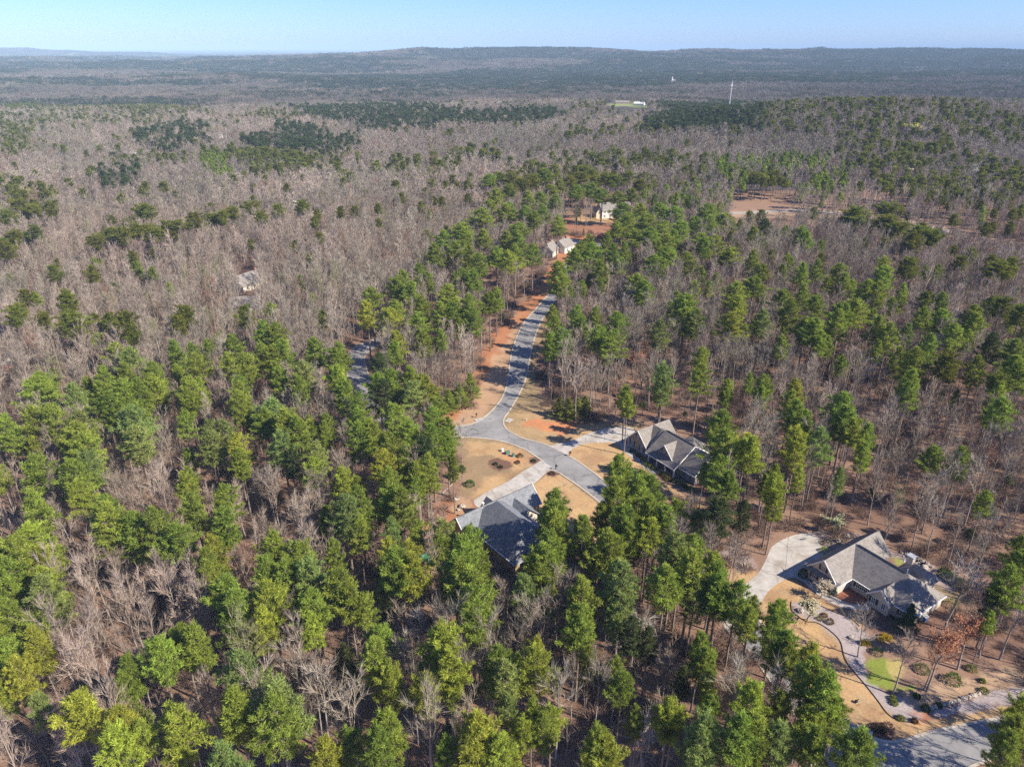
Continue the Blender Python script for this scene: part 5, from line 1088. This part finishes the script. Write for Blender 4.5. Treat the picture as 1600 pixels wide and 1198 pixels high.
def label_all(items, desc):
    """desc(item) -> colour and kind words; adds landmark, side and rank so that each label is its own"""
    g = {}
    for it in items:
        b = min(LM, key=lambda l: (l[1] - it['u']) ** 2 + (l[2] - it['v']) ** 2); du, dv = it['u'] - b[1], it['v'] - b[2]; a = math.degrees(math.atan2(-dv, du)) % 360
        side = ['to the right of', 'to the upper right of', 'above', 'to the upper left of', 'to the left of', 'to the lower left of', 'below', 'to the lower right of'][int((a + 22.5) / 45) % 8]
        g.setdefault((desc(it), side, b[0]), []).append((du * du + dv * dv, it))
    for (ds, side, lm), L in g.items():
        L.sort(key=lambda t: t[0])
        lm = {'the bottom edge left of centre': 'the lower left edge middle', 'the bottom edge right of centre': 'the lower right edge middle', 'the middle of the bottom edge': 'the bottom edge middle', 'the middle of the right edge': 'the right edge middle', 'the middle of the left edge': 'the left edge middle', 'the grassy ride through the pines': 'the woodland ride', 'the grey-roofed house in bare woods': 'the grey-roofed woodland house'}.get(lm, lm)
        for i, (_, it) in enumerate(L):
            if len(L) == 1: it['label'] = f'{ds} {side} {lm}'
            else: it['label'] = f'{ds}, {ORD[min(i, 28)]} {side} {lm}' if i else f'{ds} {ORD[0]} {side} {lm}'.replace('nearest to the', 'closest on the').replace('nearest above', 'closest above').replace('nearest below', 'closest below')
            it['label'] = it['label'].replace('right of the', 'right of the').replace('closest on the right of', 'closest to the right of').replace('closest on the left of', 'closest to the left of').replace('closest on the upper', 'closest to the upper').replace('closest on the lower', 'closest to the lower')
def put_tree(name, cat, it, meshes, sx, sz, group):
    r = empty(name, (it['x'], it['y'], it['z']), it['rot'], label=it['label'], cat=cat, group=group); r.scale = (sx, sx, sz)
    for nm, me in (('trunk', meshes[0]), ('crown', meshes[1])):
        o = bpy.data.objects.new(nm, me); COL.objects.link(o); o.parent = r
        if nm == 'crown': o['tint'] = [float(c) for c in it['tint']]
    return r
CW = {'g': 'mid-green', 'y': 'yellow-green', 'b': 'pale blue-green', 'L': 'round olive-green', 'd': 'dark green'}
label_all(big, lambda p: ('large ' if p['R'] > 2.9 else 'slim ' if p['R'] < 2.0 else '') + CW[p['k']] + ' pine')
for p in big: put_tree('pine_tree', 'pine tree', p, PNEAR[p['var']], p['R'] / 2.6, p['H'] / 18, 'pines in the woodland')
def hd(p):
    t = p['tint']; c = 'russet-tinged' if t[0] > 1.8 * t[1] else 'green-tinged' if t[1] > .85 * t[0] else 'pale' if t[0] > .255 else 'dark grey' if t[0] < .20 else 'grey-brown'
    return ('tall ' if p['H'] > 15.5 else 'short ' if p['H'] < 11.5 else '') + c + ' leafless tree'
label_all(hard, hd)
for p in hard: put_tree('bare_tree', 'tree', p, BNEAR[p['var']], p['H'] / 16 * (.7 + .04 * p['var']), p['H'] / 16, 'leafless hardwoods in the woodland')
# trees that the photograph singles out, placed by the foot of the trunk
def special(u, v, H, R, tint, var, label, name='bare_tree', cat='tree', lean=None, mesh=None):
    x, y, _ = at(u, v); it = dict(x=x, y=y, z=float(terrain(x, y)), rot=random.uniform(0, 6), tint=tint, label=label)
    ms = mesh or BNEAR[var]; r = put_tree(name, cat, it, ms, R / 3.0, H / 16, None)
    if lean: r.rotation_euler = (lean[0], lean[1], it['rot'])
    return r
sp = lambda X, Y: (1200 + X / 3.7675, 880 + Y / 3.7675)
NUT = (.26, .21, .175)
def leafy(seed, H, R, n, L, wd, low=.35):
    """broadleaf crown: bare frame carrying leaf clusters"""
    t, c = bare(seed, 16, 3.0, nl=12, ns=7, nt=8, fork=low, tw=.05); rg = np.random.default_rng(seed); V0, T0, v0 = c
    m = rg.integers(len(V0) // 2, len(V0), n); V, T = slivers(V0[m] + rg.normal(0, .15, (n, 3)), unit(rg.normal(size=(n, 3))), np.full(n, L) * rg.uniform(.6, 1.2, n), np.full(n, wd), rg)
    return parts_of('leafy', t, (np.concatenate([V0, V]), np.concatenate([T0, T + len(V0)]), np.concatenate([v0 * .8, np.repeat(rg.uniform(.7, 1.3, n), 3)])), M['bark'], M['twig'])
special(*sp(730, 775), 13.5, 3.0, NUT, 1, 'leafless tree rising from the bright green grass edge, leftmost of the front yard trunks')
special(*sp(530, 550), 11, 3.0, (.30, .26, .23), 3, 'grey leafless tree on the mauve gravel bed in front of the courtyard house')
special(*sp(915, 742), 13.5, 2.2, NUT, 4, 'slender leafless trunk, left one of the twin trunks beside the green grass patch')
orange = leafy(801, 16, 3, 2200, .24, .15); red = leafy(802, 16, 3, 1400, .25, .15)
special(*sp(932, 750), 14.5, 3.4, (.44, .20, .10), 0, 'orange-budded maple standing right beside its slender twin trunk near the green grass', 'maple_tree', 'maple tree', mesh=orange)
special(*sp(1115, 625), 11.5, 3.5, (.44, .20, .105), 0, 'orange-budded maple with its trunk on bare soil right of the round green shrub', 'maple_tree', 'maple tree', mesh=leafy(803, 16, 3, 2200, .24, .15))
special(*sp(1245, 555), 12, 2.4, NUT, 5, 'thin leafless tree behind the orange-budded maples at the wood edge')
special(*sp(1360, 565), 15, 3.2, (.33, .29, .26), 7, 'tall pale leafless tree near the right edge behind the orange maples')
special(1476, 985, 17, 4.4, (.33, .29, .26), 2, 'very tall pale many-stemmed leafless tree right of the courtyard house')
special(1002, 606, 12, 4.6, (.38, .17, .10), 0, 'red-budding tree glowing rust among bare woods right of the upper street', 'maple_tree', 'maple tree', mesh=red)
special(921, 640, 17, 4.8, (.30, .25, .215), 0, 'broad pale leafless tree behind the shrub thicket at the clearing edge')
special(722, 737, 15, 2.2, (.34, .30, .27), 4, 'tall grey leafless tree standing alone left of the street junction')
special(1376, 862, 15, 3.0, (.22, .18, .15), 6, 'dark-trunked leafless tree just behind the courtyard house, left of two')
special(1447, 870, 14, 3.2, (.30, .26, .22), 2, 'leafless tree behind the courtyard house chimney, right of two')
special(1250, 792, 11, 1.6, NUT, 1, 'thin leafless tree above the wide head of the pale curved driveway')
special(1157, 862, 7, 1.6, NUT, 8, 'small leafless tree on the brown mulch left of the curved driveway')
special(660, 1062, 15, 4.4, (.42, .38, .34), 0, 'broad pale-barked leafless tree in the lower middle wood left of centre')
special(982, 1048, 14, 4.6, (.42, .39, .34), 3, 'broad white-limbed leafless tree in the lower middle wood right of centre')
special(1005, 1200, 11, 3.4, (.42, .38, .34), 6, 'pale leafless tree at the bottom edge right of centre')
pear = leafy(810, 16, 3, 1700, .42, .36, .18)
special(1262, 968, 4.6, 2.8, (.40, .36, .21), 0, 'pale yellow flowering tree on the tan lawn before the courtyard house', 'flowering_tree', 'flowering tree', mesh=pear)
special(1280, 935, 4.2, 2.2, (.48, .40, .28), 0, 'cream flowering shrub-like tree along the walk of the courtyard house', 'flowering_tree', 'flowering tree', mesh=leafy(812, 16, 3, 1200, .42, .34, .15))
special(1302, 834, 4.8, 2.1, (.50, .52, .28), 0, 'small cream-green flowering tree behind the garage of the courtyard house', 'flowering_tree', 'flowering tree', mesh=leafy(811, 16, 3, 1500, .42, .36, .15))
special(1424, 222, 17, 9, (.42, .40, .08), 0, 'yellow-green budding tree crowning the right hill', 'budding_tree', 'tree', mesh=leafy(814, 16, 3, 1600, .6, .5, .25))
def cedar(u, v, H, R, tint, label, var=7, name='cedar_tree', cat='evergreen tree'):
    x, y, _ = at(u, v); it = dict(x=x, y=y, z=float(terrain(x, y)), rot=random.uniform(0, 6), tint=tint, label=label); put_tree(name, cat, it, PNEAR[var], R / 2.6, H / 18, None)
cedar(*sp(805, 400), 6.6, 2.3, (.05, .10, .03), 'dense dark conical evergreen against the front wall of the courtyard house')
for i, (a, b_, hh, l) in enumerate([(735, 624, 9, 'rightmost bright green bushy pine of the thicket beside the street verge'), (718, 636, 8, 'second bushy young pine from the right in the verge thicket'), (701, 643, 7.5, 'third bushy young pine from the right in the verge thicket'), (684, 646, 7.5, 'fourth bushy young pine from the right in the verge thicket'), (669, 636, 8, 'leftmost bushy young pine of the verge thicket')]):
    cedar(a, b_, hh, 3.9, (.24, .30, .045), l, 7, 'young_pine', 'pine tree')
for i, (a, b_, l) in enumerate([(874, 652, 'leftmost olive bushy evergreen of the thicket at the clay clearing edge'), (888, 654, 'second olive bushy evergreen from the left at the clay clearing edge'), (902, 653, 'third olive bushy evergreen from the left at the clay clearing edge'), (914, 650, 'rightmost olive bushy evergreen at the clay clearing edge')]):
    cedar(a, b_, 6.8, 3.3, (.22, .24, .05), l, 7, 'young_pine', 'pine tree')

# ------------------------------------------------------------------ shrubs and small things
def shrub(u, v, r, h, tint, label, n=500, name='shrub', cat='shrub', L=.28, wd=.16):
    x, y, _ = at(u, v); V, T, vy = bush(int(u * 7 + v), n, r, h, L, wd, .55); me = fastmesh('shrub', V, T, [M['needle']], None, vy)
    o = bpy.data.objects.new(name, me); COL.objects.link(o); o.location = (x, y, float(terrain(x, y)) + .05); o['tint'] = list(tint); return tag(o, label, cat)
G1 = (.05, .11, .02); YL = (.55, .42, .02); YG = (.22, .25, .04)
shrub(734, 758, 1.3, 1.5, (.045, .13, .015), 'round dark green shrub alone on the lawn left of the pale double driveway')
for a, b_, l in [(665, 445, 'golden-yellow ball shrub, left of the three by the dark mulch'), (680, 426, 'golden-yellow ball shrub, upper middle of the three by the dark mulch'), (710, 438, 'golden-yellow ball shrub, right of the three by the dark mulch'), (558, 464, 'golden-yellow ball shrub, left of the pair at the grey tree'), (582, 466, 'golden-yellow ball shrub, right of the pair at the grey tree')]:
    shrub(*sp(a, b_ + 8), .62, .8, YL, l, 260)
shrub(*sp(375, 180), .95, 1.9, (.03, .07, .04), 'round blue-green ball shrub at the corner of the garage wing', 500)
shrub(*sp(205, 75), .95, 2.0, (.03, .06, .02), 'dark clipped ball shrub in the shade beside the garage windows', 500)
shrub(*sp(1085, 695), 1.35, 1.9, (.10, .17, .02), 'bright green rounded shrub on bare soil right of the orange maple trunks', 500)
shrub(*sp(905, 630), 1.3, 1.2, (.14, .17, .05), 'loose olive shrub between the tree trunks above the green grass', 400)
for i, (a, b_) in enumerate([(1035, 70), (1065, 95), (1095, 115), (1130, 135)]):
    shrub(*sp(a, b_), 1.5, 1.7, (.04, .10, .02), ['top', 'second', 'third', 'lowest'][i] + ' of the dark green hedge shrubs behind the courtyard house', 500)
for a, b_, r, t, l in [(780, 915, .6, YG, 'small yellow-green shrub near the lower tip of the gravel bed'), (925, 858, .7, G1, 'small dark shrub on the stony bank above the road'), (735, 800, .6, YG, 'upper yellow-green shrub under the leftmost front yard trunk'), (742, 825, .6, YG, 'lower yellow-green shrub under the leftmost front yard trunk'), (875, 785, .6, G1, 'small green shrub below the twin trunks'),
                       (642, 530, 1.0, G1, 'dark upright shrub left of the green grass patch'), (330, 310, .6, (.30, .17, .06), 'upper rusty dwarf shrub on the mauve gravel'), (302, 328, .5, (.20, .16, .06), 'left rusty dwarf shrub on the mauve gravel'), (362, 348, .75, (.16, .12, .06), 'right rusty dwarf shrub on the mauve gravel'),
                       (1005, 838, .5, G1, 'tiny shrub on the stony bank, right of two'), (860, 930, .5, (.14, .08, .04), 'tiny brown shrub on the bank foot by the edging end'), (1270, 755, .7, YG, 'sparse olive shrub high on the stony bank'), (1195, 625, .9, YG, 'sparse green shrub on bare soil right of the bright round shrub'), (1260, 695, .5, YG, 'tiny olive tuft on the stony bank near the right edge'),
                       (665, 985, .8, (.11, .13, .03), 'green shrub in the reddish mulch island by the road bend'), (640, 975, 1.0, (.16, .08, .06), 'reddish shrub, left in the mulch island by the road bend'), (700, 975, 1.1, (.18, .09, .06), 'reddish shrub, right in the mulch island by the road bend'), (1080, 250, 1.4, (.12, .19, .03), 'spreading bright green shrub behind the right end of the courtyard house')]:
    shrub(*sp(a, b_), r, r * 1.1, t, l, 260)
q = lambda X, Y: (970 + X / 8.556, 640 + Y / 8.556)
for i, (X, Y, r, t) in enumerate([(150, 560, .7, G1), (230, 620, .7, G1), (300, 690, .9, YG), (340, 740, .9, YG), (400, 775, 1.0, YG), (440, 800, .8, YG), (530, 850, .8, (.35, .30, .05)), (580, 890, .8, (.30, .30, .05)), (620, 930, .9, (.38, .32, .05)), (700, 960, .8, G1), (790, 990, .8, G1), (860, 1030, .7, G1), (925, 1080, 1.0, (.12, .2, .03))]):
    shrub(*q(X, Y), r, r, t, ORD[i].replace('nearest', 'first') + ' low foundation shrub from the left along the porch house front', 260)
qa = lambda X, Y: (640 + X / 3.2, 560 + Y / 3.2)
for X, Y, r, l in [(552, 490, .9, 'dark green shrub right of the green utility boxes'), (620, 515, .6, 'small dark shrub in the mulch at the double driveway mouth'), (430, 530, .6, 'left dark shrub in the mulch bed left of the utility boxes'), (455, 545, .6, 'right dark shrub in the mulch bed left of the utility boxes'), (540, 522, .7, 'low brown shrub below the utility boxes'), (712, 578, .7, 'brown shrub in the half-moon mulch bed at the kerb')]:
    shrub(*qa(X, Y), r, r, (.05, .08, .025) if 'brown' not in l else (.13, .07, .05), l, 220)
shrub(1288, 862, 1.0, 1.1, (.20, .26, .05), 'yellow-green shrub behind the garage beside the driveway head', 260); shrub(1292, 850, 1.1, 1.2, (.10, .10, .04), 'dark scrubby shrub at the top of the driveway head', 260)
def boulder(u, v, r, label, m='rock', name='boulder', cat='boulder'):
    x, y, _ = at(u, v); o = MB().blob((0, 0, r * .4), r, r * .65, int(u * 3 + v), 8, 6, .45).obj(name, M[m], None, (x, y, float(terrain(x, y)))); return tag(o, label, cat)
for a, b_, r, l in [(190, 283, .65, 'pale boulder at the upper left end of the mauve gravel bed'), (175, 272, .35, 'small rock beside the pale boulder on the mauve gravel'), (490, 440, .55, 'dark boulder in the middle of the mauve gravel bed'), (1150, 800, .5, 'pale rock on the stony bank, middle of the row'), (1210, 778, .45, 'pale rock on the stony bank, right of the row'), (1085, 815, .4, 'pale rock on the stony bank, left of the row'), (560, 975, .4, 'pale stone left of the reddish mulch island')]:
    boulder(*sp(a, b_), r, l)
cc = lambda X, Y: (1100 + X / 2.866, 780 + Y / 2.866)
for X, Y, r, l in [(165, 292, .5, 'pale rock, left of the pair in the mulch by the curved driveway'), (185, 292, .6, 'pale rock, right of the pair in the mulch by the curved driveway'), (640, 165, .6, 'sandy boulder on the slope behind the garage, upper one'), (600, 190, .7, 'sandy boulder on the slope behind the garage, lower one'), (905, 245, .5, 'grey boulder left of the stone fire pit behind the house'), (985, 300, .5, 'grey boulder right of the stone fire pit behind the house')]:
    boulder(*cc(X, Y), r, l)
boulder(712, 781, .9, 'sandy boulder at the edge of the wood left of the slate-roofed house'); boulder(722, 792, .8, 'sandy boulder nearer the slate-roofed house corner'); boulder(716, 797, .5, 'small sandy boulder between the wood and the slate-roofed house')
boulder(895, 376, 1.2, 'orange clay mound left beside the upper white driveway'); boulder(941, 372, 2.6, 'orange clay heap at the right end of the upper white driveway', 'terracotta', 'clay_heap', 'heap')
def item(name, u, v, rz, label, cat, parts):
    x, y, _ = at(u, v); e = empty(name, (x, y, float(terrain(x, y))), rz, label=label, cat=cat)
    for nm, m, mb in parts: mb.obj(nm, M[m], e)
    return e
def ubox(u, v, w_, d, h, m, label, rz=.4):
    item('utility_box', u, v, rz, label, 'utility box', [('cabinet', m, MB().box(-w_ / 2, w_ / 2, -d / 2, d / 2, .05, h)), ('lid', m, MB().box(-w_ / 2 - .06, w_ / 2 + .06, -d / 2 - .06, d / 2 + .06, h, h + .10)), ('base', 'concrete', MB().box(-w_ / 2 - .15, w_ / 2 + .15, -d / 2 - .15, d / 2 + .15, -.1, .05))])
ubox(785, 705, .55, .45, .8, 'pale_plastic', 'pale utility cabinet, left of the three on the lawn by the street'); ubox(793, 709, 1.1, .8, .8, 'utility_green', 'green transformer box, middle of the three on the lawn by the street'); ubox(802, 713, .6, .6, .95, 'utility_green', 'green utility cabinet, right of the three on the lawn by the street')
def mailbox(u, v, label, rz=.5):
    item('mailbox', u, v, rz, label, 'mailbox', [('post', 'mailbox_black', MB().box(-.07, .07, -.07, .07, 0, 1.25)), ('arm', 'mailbox_black', MB().box(-.06, .06, -.55, .2, 1.0, 1.1)), ('box', 'mailbox_black', MB().box(-.15, .15, -.6, .05, 1.11, 1.33).tube([(0, -.6, 1.33), (0, .05, 1.33)], .15, 8)), ('flag', 'car_red', MB().box(.16, .19, -.3, -.22, 1.3, 1.6))])
mailbox(890, 712, 'black mailbox at the mouth of the porch house driveway'); mailbox(868, 733, 'black mailbox in the half-moon mulch bed at the double driveway')
mailbox(744, 652, 'dark mailbox on the verge upper left of the junction'); item('utility_marker', 823, 657, 0, 'short white marker post at the clay patch edge', 'marker post', [('post', 'white', MB().box(-.08, .08, -.08, .08, 0, 1.2)), ('cap', 'terracotta', MB().box(-.09, .09, -.09, .09, 1.2, 1.3))])
def drain(u, v, rz, label): item('storm_drain', u, v, rz, label, 'storm drain', [('slab', 'concrete', MB().box(-1.2, 1.2, -.8, .8, 0, .16)), ('cover', 'metal_grey', MB().tube([(0, 0, .16), (0, 0, .19)], .35, 12))])
drain(748, 656, .6, 'concrete storm drain top at the left kerb of the junction'); drain(795, 657, 1.0, 'concrete storm drain top at the right kerb of the junction'); drain(1350, 1143, -.6, 'pale storm drain slab beside the reddish mulch island')
# fallen log, playset, outdoor units, fire pit seats
def log(u0, v0, u1, v1, r, label):
    a, b_ = Vector(at(u0, v0)), Vector(at(u1, v1)); a.z = float(terrain(a.x, a.y)) + r; b_.z = float(terrain(b_.x, b_.y)) + r; tag(MB().tube([a, (a + b_) / 2, b_], [r, r * .85, r * .6], 7).obj('fallen_log', M['bark']), label, 'log')
log(690, 772, 707, 757, .18, 'pale fallen log among pine trunks left of the slate-roofed house, upper one'); log(688, 771, 708, 774, .2, 'fallen log with dark root end left of the slate-roofed house, lower one')
log(1268, 752, 1290, 750, .18, 'fallen log on the brown forest floor above the curved driveway')
def playset():
    x, y, _ = at(661, 888); e = empty('playset', (x, y, float(terrain(x, y))), .3, label='wooden playset with green canopy and teal slide in the pines', cat='playset')
    for sx in (-1, 1):
        for sy in (-1, 1): MB().box(sx - .06, sx + .06, sy - .06, sy + .06, 0, 3.0).obj('post', M['wood'], e)
    MB().box(-1.1, 1.1, -1.1, 1.1, 1.4, 1.5).obj('deck', M['wood'], e)
    MB().slab([(-1.3, -1.3, 2.9), (1.3, -1.3, 2.9), (1.3, 0, 3.7), (-1.3, 0, 3.7)], .06).slab([(1.3, 1.3, 2.9), (-1.3, 1.3, 2.9), (-1.3, 0, 3.7), (1.3, 0, 3.7)], .06).obj('canopy', M['pvc_green'], e)
    b = MB(); P = [(1.1, 0, 1.5), (1.8, 0, 1.35), (2.8, 0, .7), (3.8, 0, .3), (4.6, 0, .3)]
    for p0, p1 in zip(P[:-1], P[1:]): b.slab([(p0[0], -.4, p0[2]), (p1[0], -.4, p1[2]), (p1[0], .4, p1[2]), (p0[0], .4, p0[2])], .06)
    for s in (-.45, .45): b.tube([(p[0], s, p[2] + .12) for p in P], .07, 5)
    b.obj('slide', M['teal_plastic'], e); b = MB()
    for k in range(5): b.box(-1.3, -1.1, -.35, .35, .2 + k * .27, .26 + k * .27)
    b.obj('ladder', M['wood'], e)
playset()
item('wheelie_bin', *sp(920, 335), .5, 'blue-grey wheeled bin beside the right gable of the courtyard house', 'bin', [('body', 'car_blue', MB().box(-.45, .45, -.4, .4, .1, 1.1)), ('lid', 'metal_grey', MB().slab([(-.5, -.48, 1.1), (.5, -.48, 1.1), (.5, .45, 1.22), (-.5, .45, 1.22)], .06)), ('wheel', 'rubber', MB().tube([(-.5, .35, .15), (-.4, .35, .15)], .15, 10)), ('wheel', 'rubber', MB().tube([(.4, .35, .15), (.5, .35, .15)], .15, 10))])
item('air_conditioner', *sp(900, 325), .5, 'grey outdoor air conditioner beside the wheeled bin', 'air conditioner', [('casing', 'metal_grey', MB().box(-.5, .5, -.5, .5, .1, 1.0)), ('fan_grille', 'rubber', MB().tube([(0, 0, 1.0), (0, 0, 1.05)], .38, 12)), ('pad', 'concrete', MB().box(-.6, .6, -.6, .6, -.05, .1))])
item('fire_pit', *cc(930, 262), 0, 'round stone fire pit on the patio behind the courtyard house', 'fire pit', [('stone_ring', 'stone', MB().tube([(0, 0, 0), (0, 0, .45)], .9, 12)), ('ash_bed', 'rubber', MB().tube([(0, 0, .45), (0, 0, .47)], .65, 12))])
def lounge(u, v, rz, l): item('patio_chair', u, v, rz, l, 'chair', [('seat', 'awning_dark', MB().box(-.35, .35, -.35, .35, .35, .45)), ('backrest', 'awning_dark', MB().slab([(-.35, .33, .45), (.35, .33, .45), (.35, .55, 1.05), (-.35, .55, 1.05)], .06))] + [('leg', 'awning_dark', MB().box(a - .03, a + .03, b_ - .03, b_ + .03, 0, .35)) for a in (-.3, .3) for b_ in (-.3, .3)])
lounge(*cc(915, 245), 1.0, 'dark patio chair left of the stone fire pit'); lounge(*cc(950, 280), 3.6, 'dark patio chair right of the stone fire pit'); lounge(*cc(975, 292), 4.2, 'dark patio chair farthest right behind the courtyard house')
tag(sheet('patio', W2([cc(890, 250), cc(930, 235), cc(1000, 280), cc(1010, 310), cc(960, 330), cc(900, 300)]), M['stone'], .06), kind='structure')
# stone edging wall round the back terrace
def stone_row(P, r, label):
    e = empty('stone_border', (*P[0], float(terrain(*P[0]))), 0, label=label, cat='stone border'); d = dense(P, r * 1.9); me = MB().blob((0, 0, 0), r, r * .7, 3, 7, 5, .4).obj('stone', M['rock'], e).data
    first = e.children[0]
    for i, p in enumerate(d):
        o = first if i == 0 else first.copy()
        if i: COL.objects.link(o); o.parent = e
        o.location = (p[0] - P[0][0], p[1] - P[0][1], r * .4); o.rotation_euler = (0, 0, i * 1.3)
stone_row(W2([cc(885, 240), cc(930, 262), cc(1000, 290), cc(1040, 320)]), .42, 'curving row of pale stones behind the fire pit terrace')
stone_row(W2([cc(1000, 940), cc(1090, 915), cc(1170, 890), cc(1230, 870)]), .38, 'straight row of pale stones on the bank above the gravel strip')
def bird(u, v): item('garden_ornament', u, v, .4, 'small dark garden ornament on the tan lawn near the road', 'ornament', [('base', 'rock', MB().tube([(0, 0, 0), (0, 0, .12)], .28, 10)), ('figure', 'mailbox_black', MB().blob((0, 0, .35), .28, .26, 5, 9, 7, .2).tube([(.2, 0, .4), (.42, 0, .72)], [.10, .05], 6))])
bird(*sp(518, 818))
def car(u, v, rz, m, label):
    body = MB(); sec = [(-2.2, .35), (2.2, .35), (2.25, .8), (1.2, .95), (.7, 1.42), (-1.2, 1.45), (-1.9, 1.0), (-2.25, .9)]; n = len(sec)
    V = [(x, -.85, z) for x, z in sec] + [(x, .85, z) for x, z in sec]; body.add(V, [tuple(range(n)), tuple(reversed(range(n, 2 * n)))] + [((i + 1) % n, i, i + n, (i + 1) % n + n) for i in range(n)])
    item('parked_car', u, v, rz, label, 'car', [('body', m, body), ('windscreen', 'glass', MB().slab([(1.22, -.75, .97), (1.22, .75, .97), (.74, .7, 1.41), (.74, -.7, 1.41)], .03))] + [('wheel', 'rubber', MB().tube([(a, b_ - .1, .33), (a, b_ + .1, .33)], .33, 12)) for a in (-1.4, 1.4) for b_ in (-.85, .85)])
car(6, 572, .3, 'car_blue', 'dark blue car parked under bare trees at the left edge'); car(13, 577, .5, 'car_red', 'dark red car beside the blue one at the left edge'); car(379, 476, .2, 'white', 'white car parked by the grey-roofed house in bare woods')
shrub(877, 386, 1.3, .8, YL, 'bright yellow flowering shrub at the foot of the small white gabled house', 260); shrub(929, 343, 1.2, 1.4, YL, 'yellow flowering shrub left of the white house on the rise', 200)

# ------------------------------------------------------------------ meadow far off, and the air
def meadow(P, c, nm):
    m_ = mottled(nm, [k * .8 for k in c], c, .02); P = dense(cr(W2(P + [P[0]]), 4), 40)[:-1]; sheet(nm, P, m_, .5)
meadow([(930, 158), (960, 154), (1020, 153), (1045, 157), (1040, 165), (1010, 169), (965, 168), (940, 164)], (.24, .27, .08), 'meadow')
hm = bpy.data.materials.new('air'); hm.use_nodes = True; hn = hm.node_tree; hn.nodes.clear(); ho = hn.nodes.new('ShaderNodeOutputMaterial'); hv = hn.nodes.new('ShaderNodeVolumePrincipled')
hv.inputs['Color'].default_value = (.58, .80, 1.0, 1); hv.inputs['Density'].default_value = 8.5e-5; hv.inputs['Anisotropy'].default_value = -0.25
hn.links.new(hv.outputs[0], ho.inputs['Volume'])
hz = MB().box(-61000, 61000, -3100, 61000, -40, 175).obj('haze', hm); tag(hz, kind='stuff')
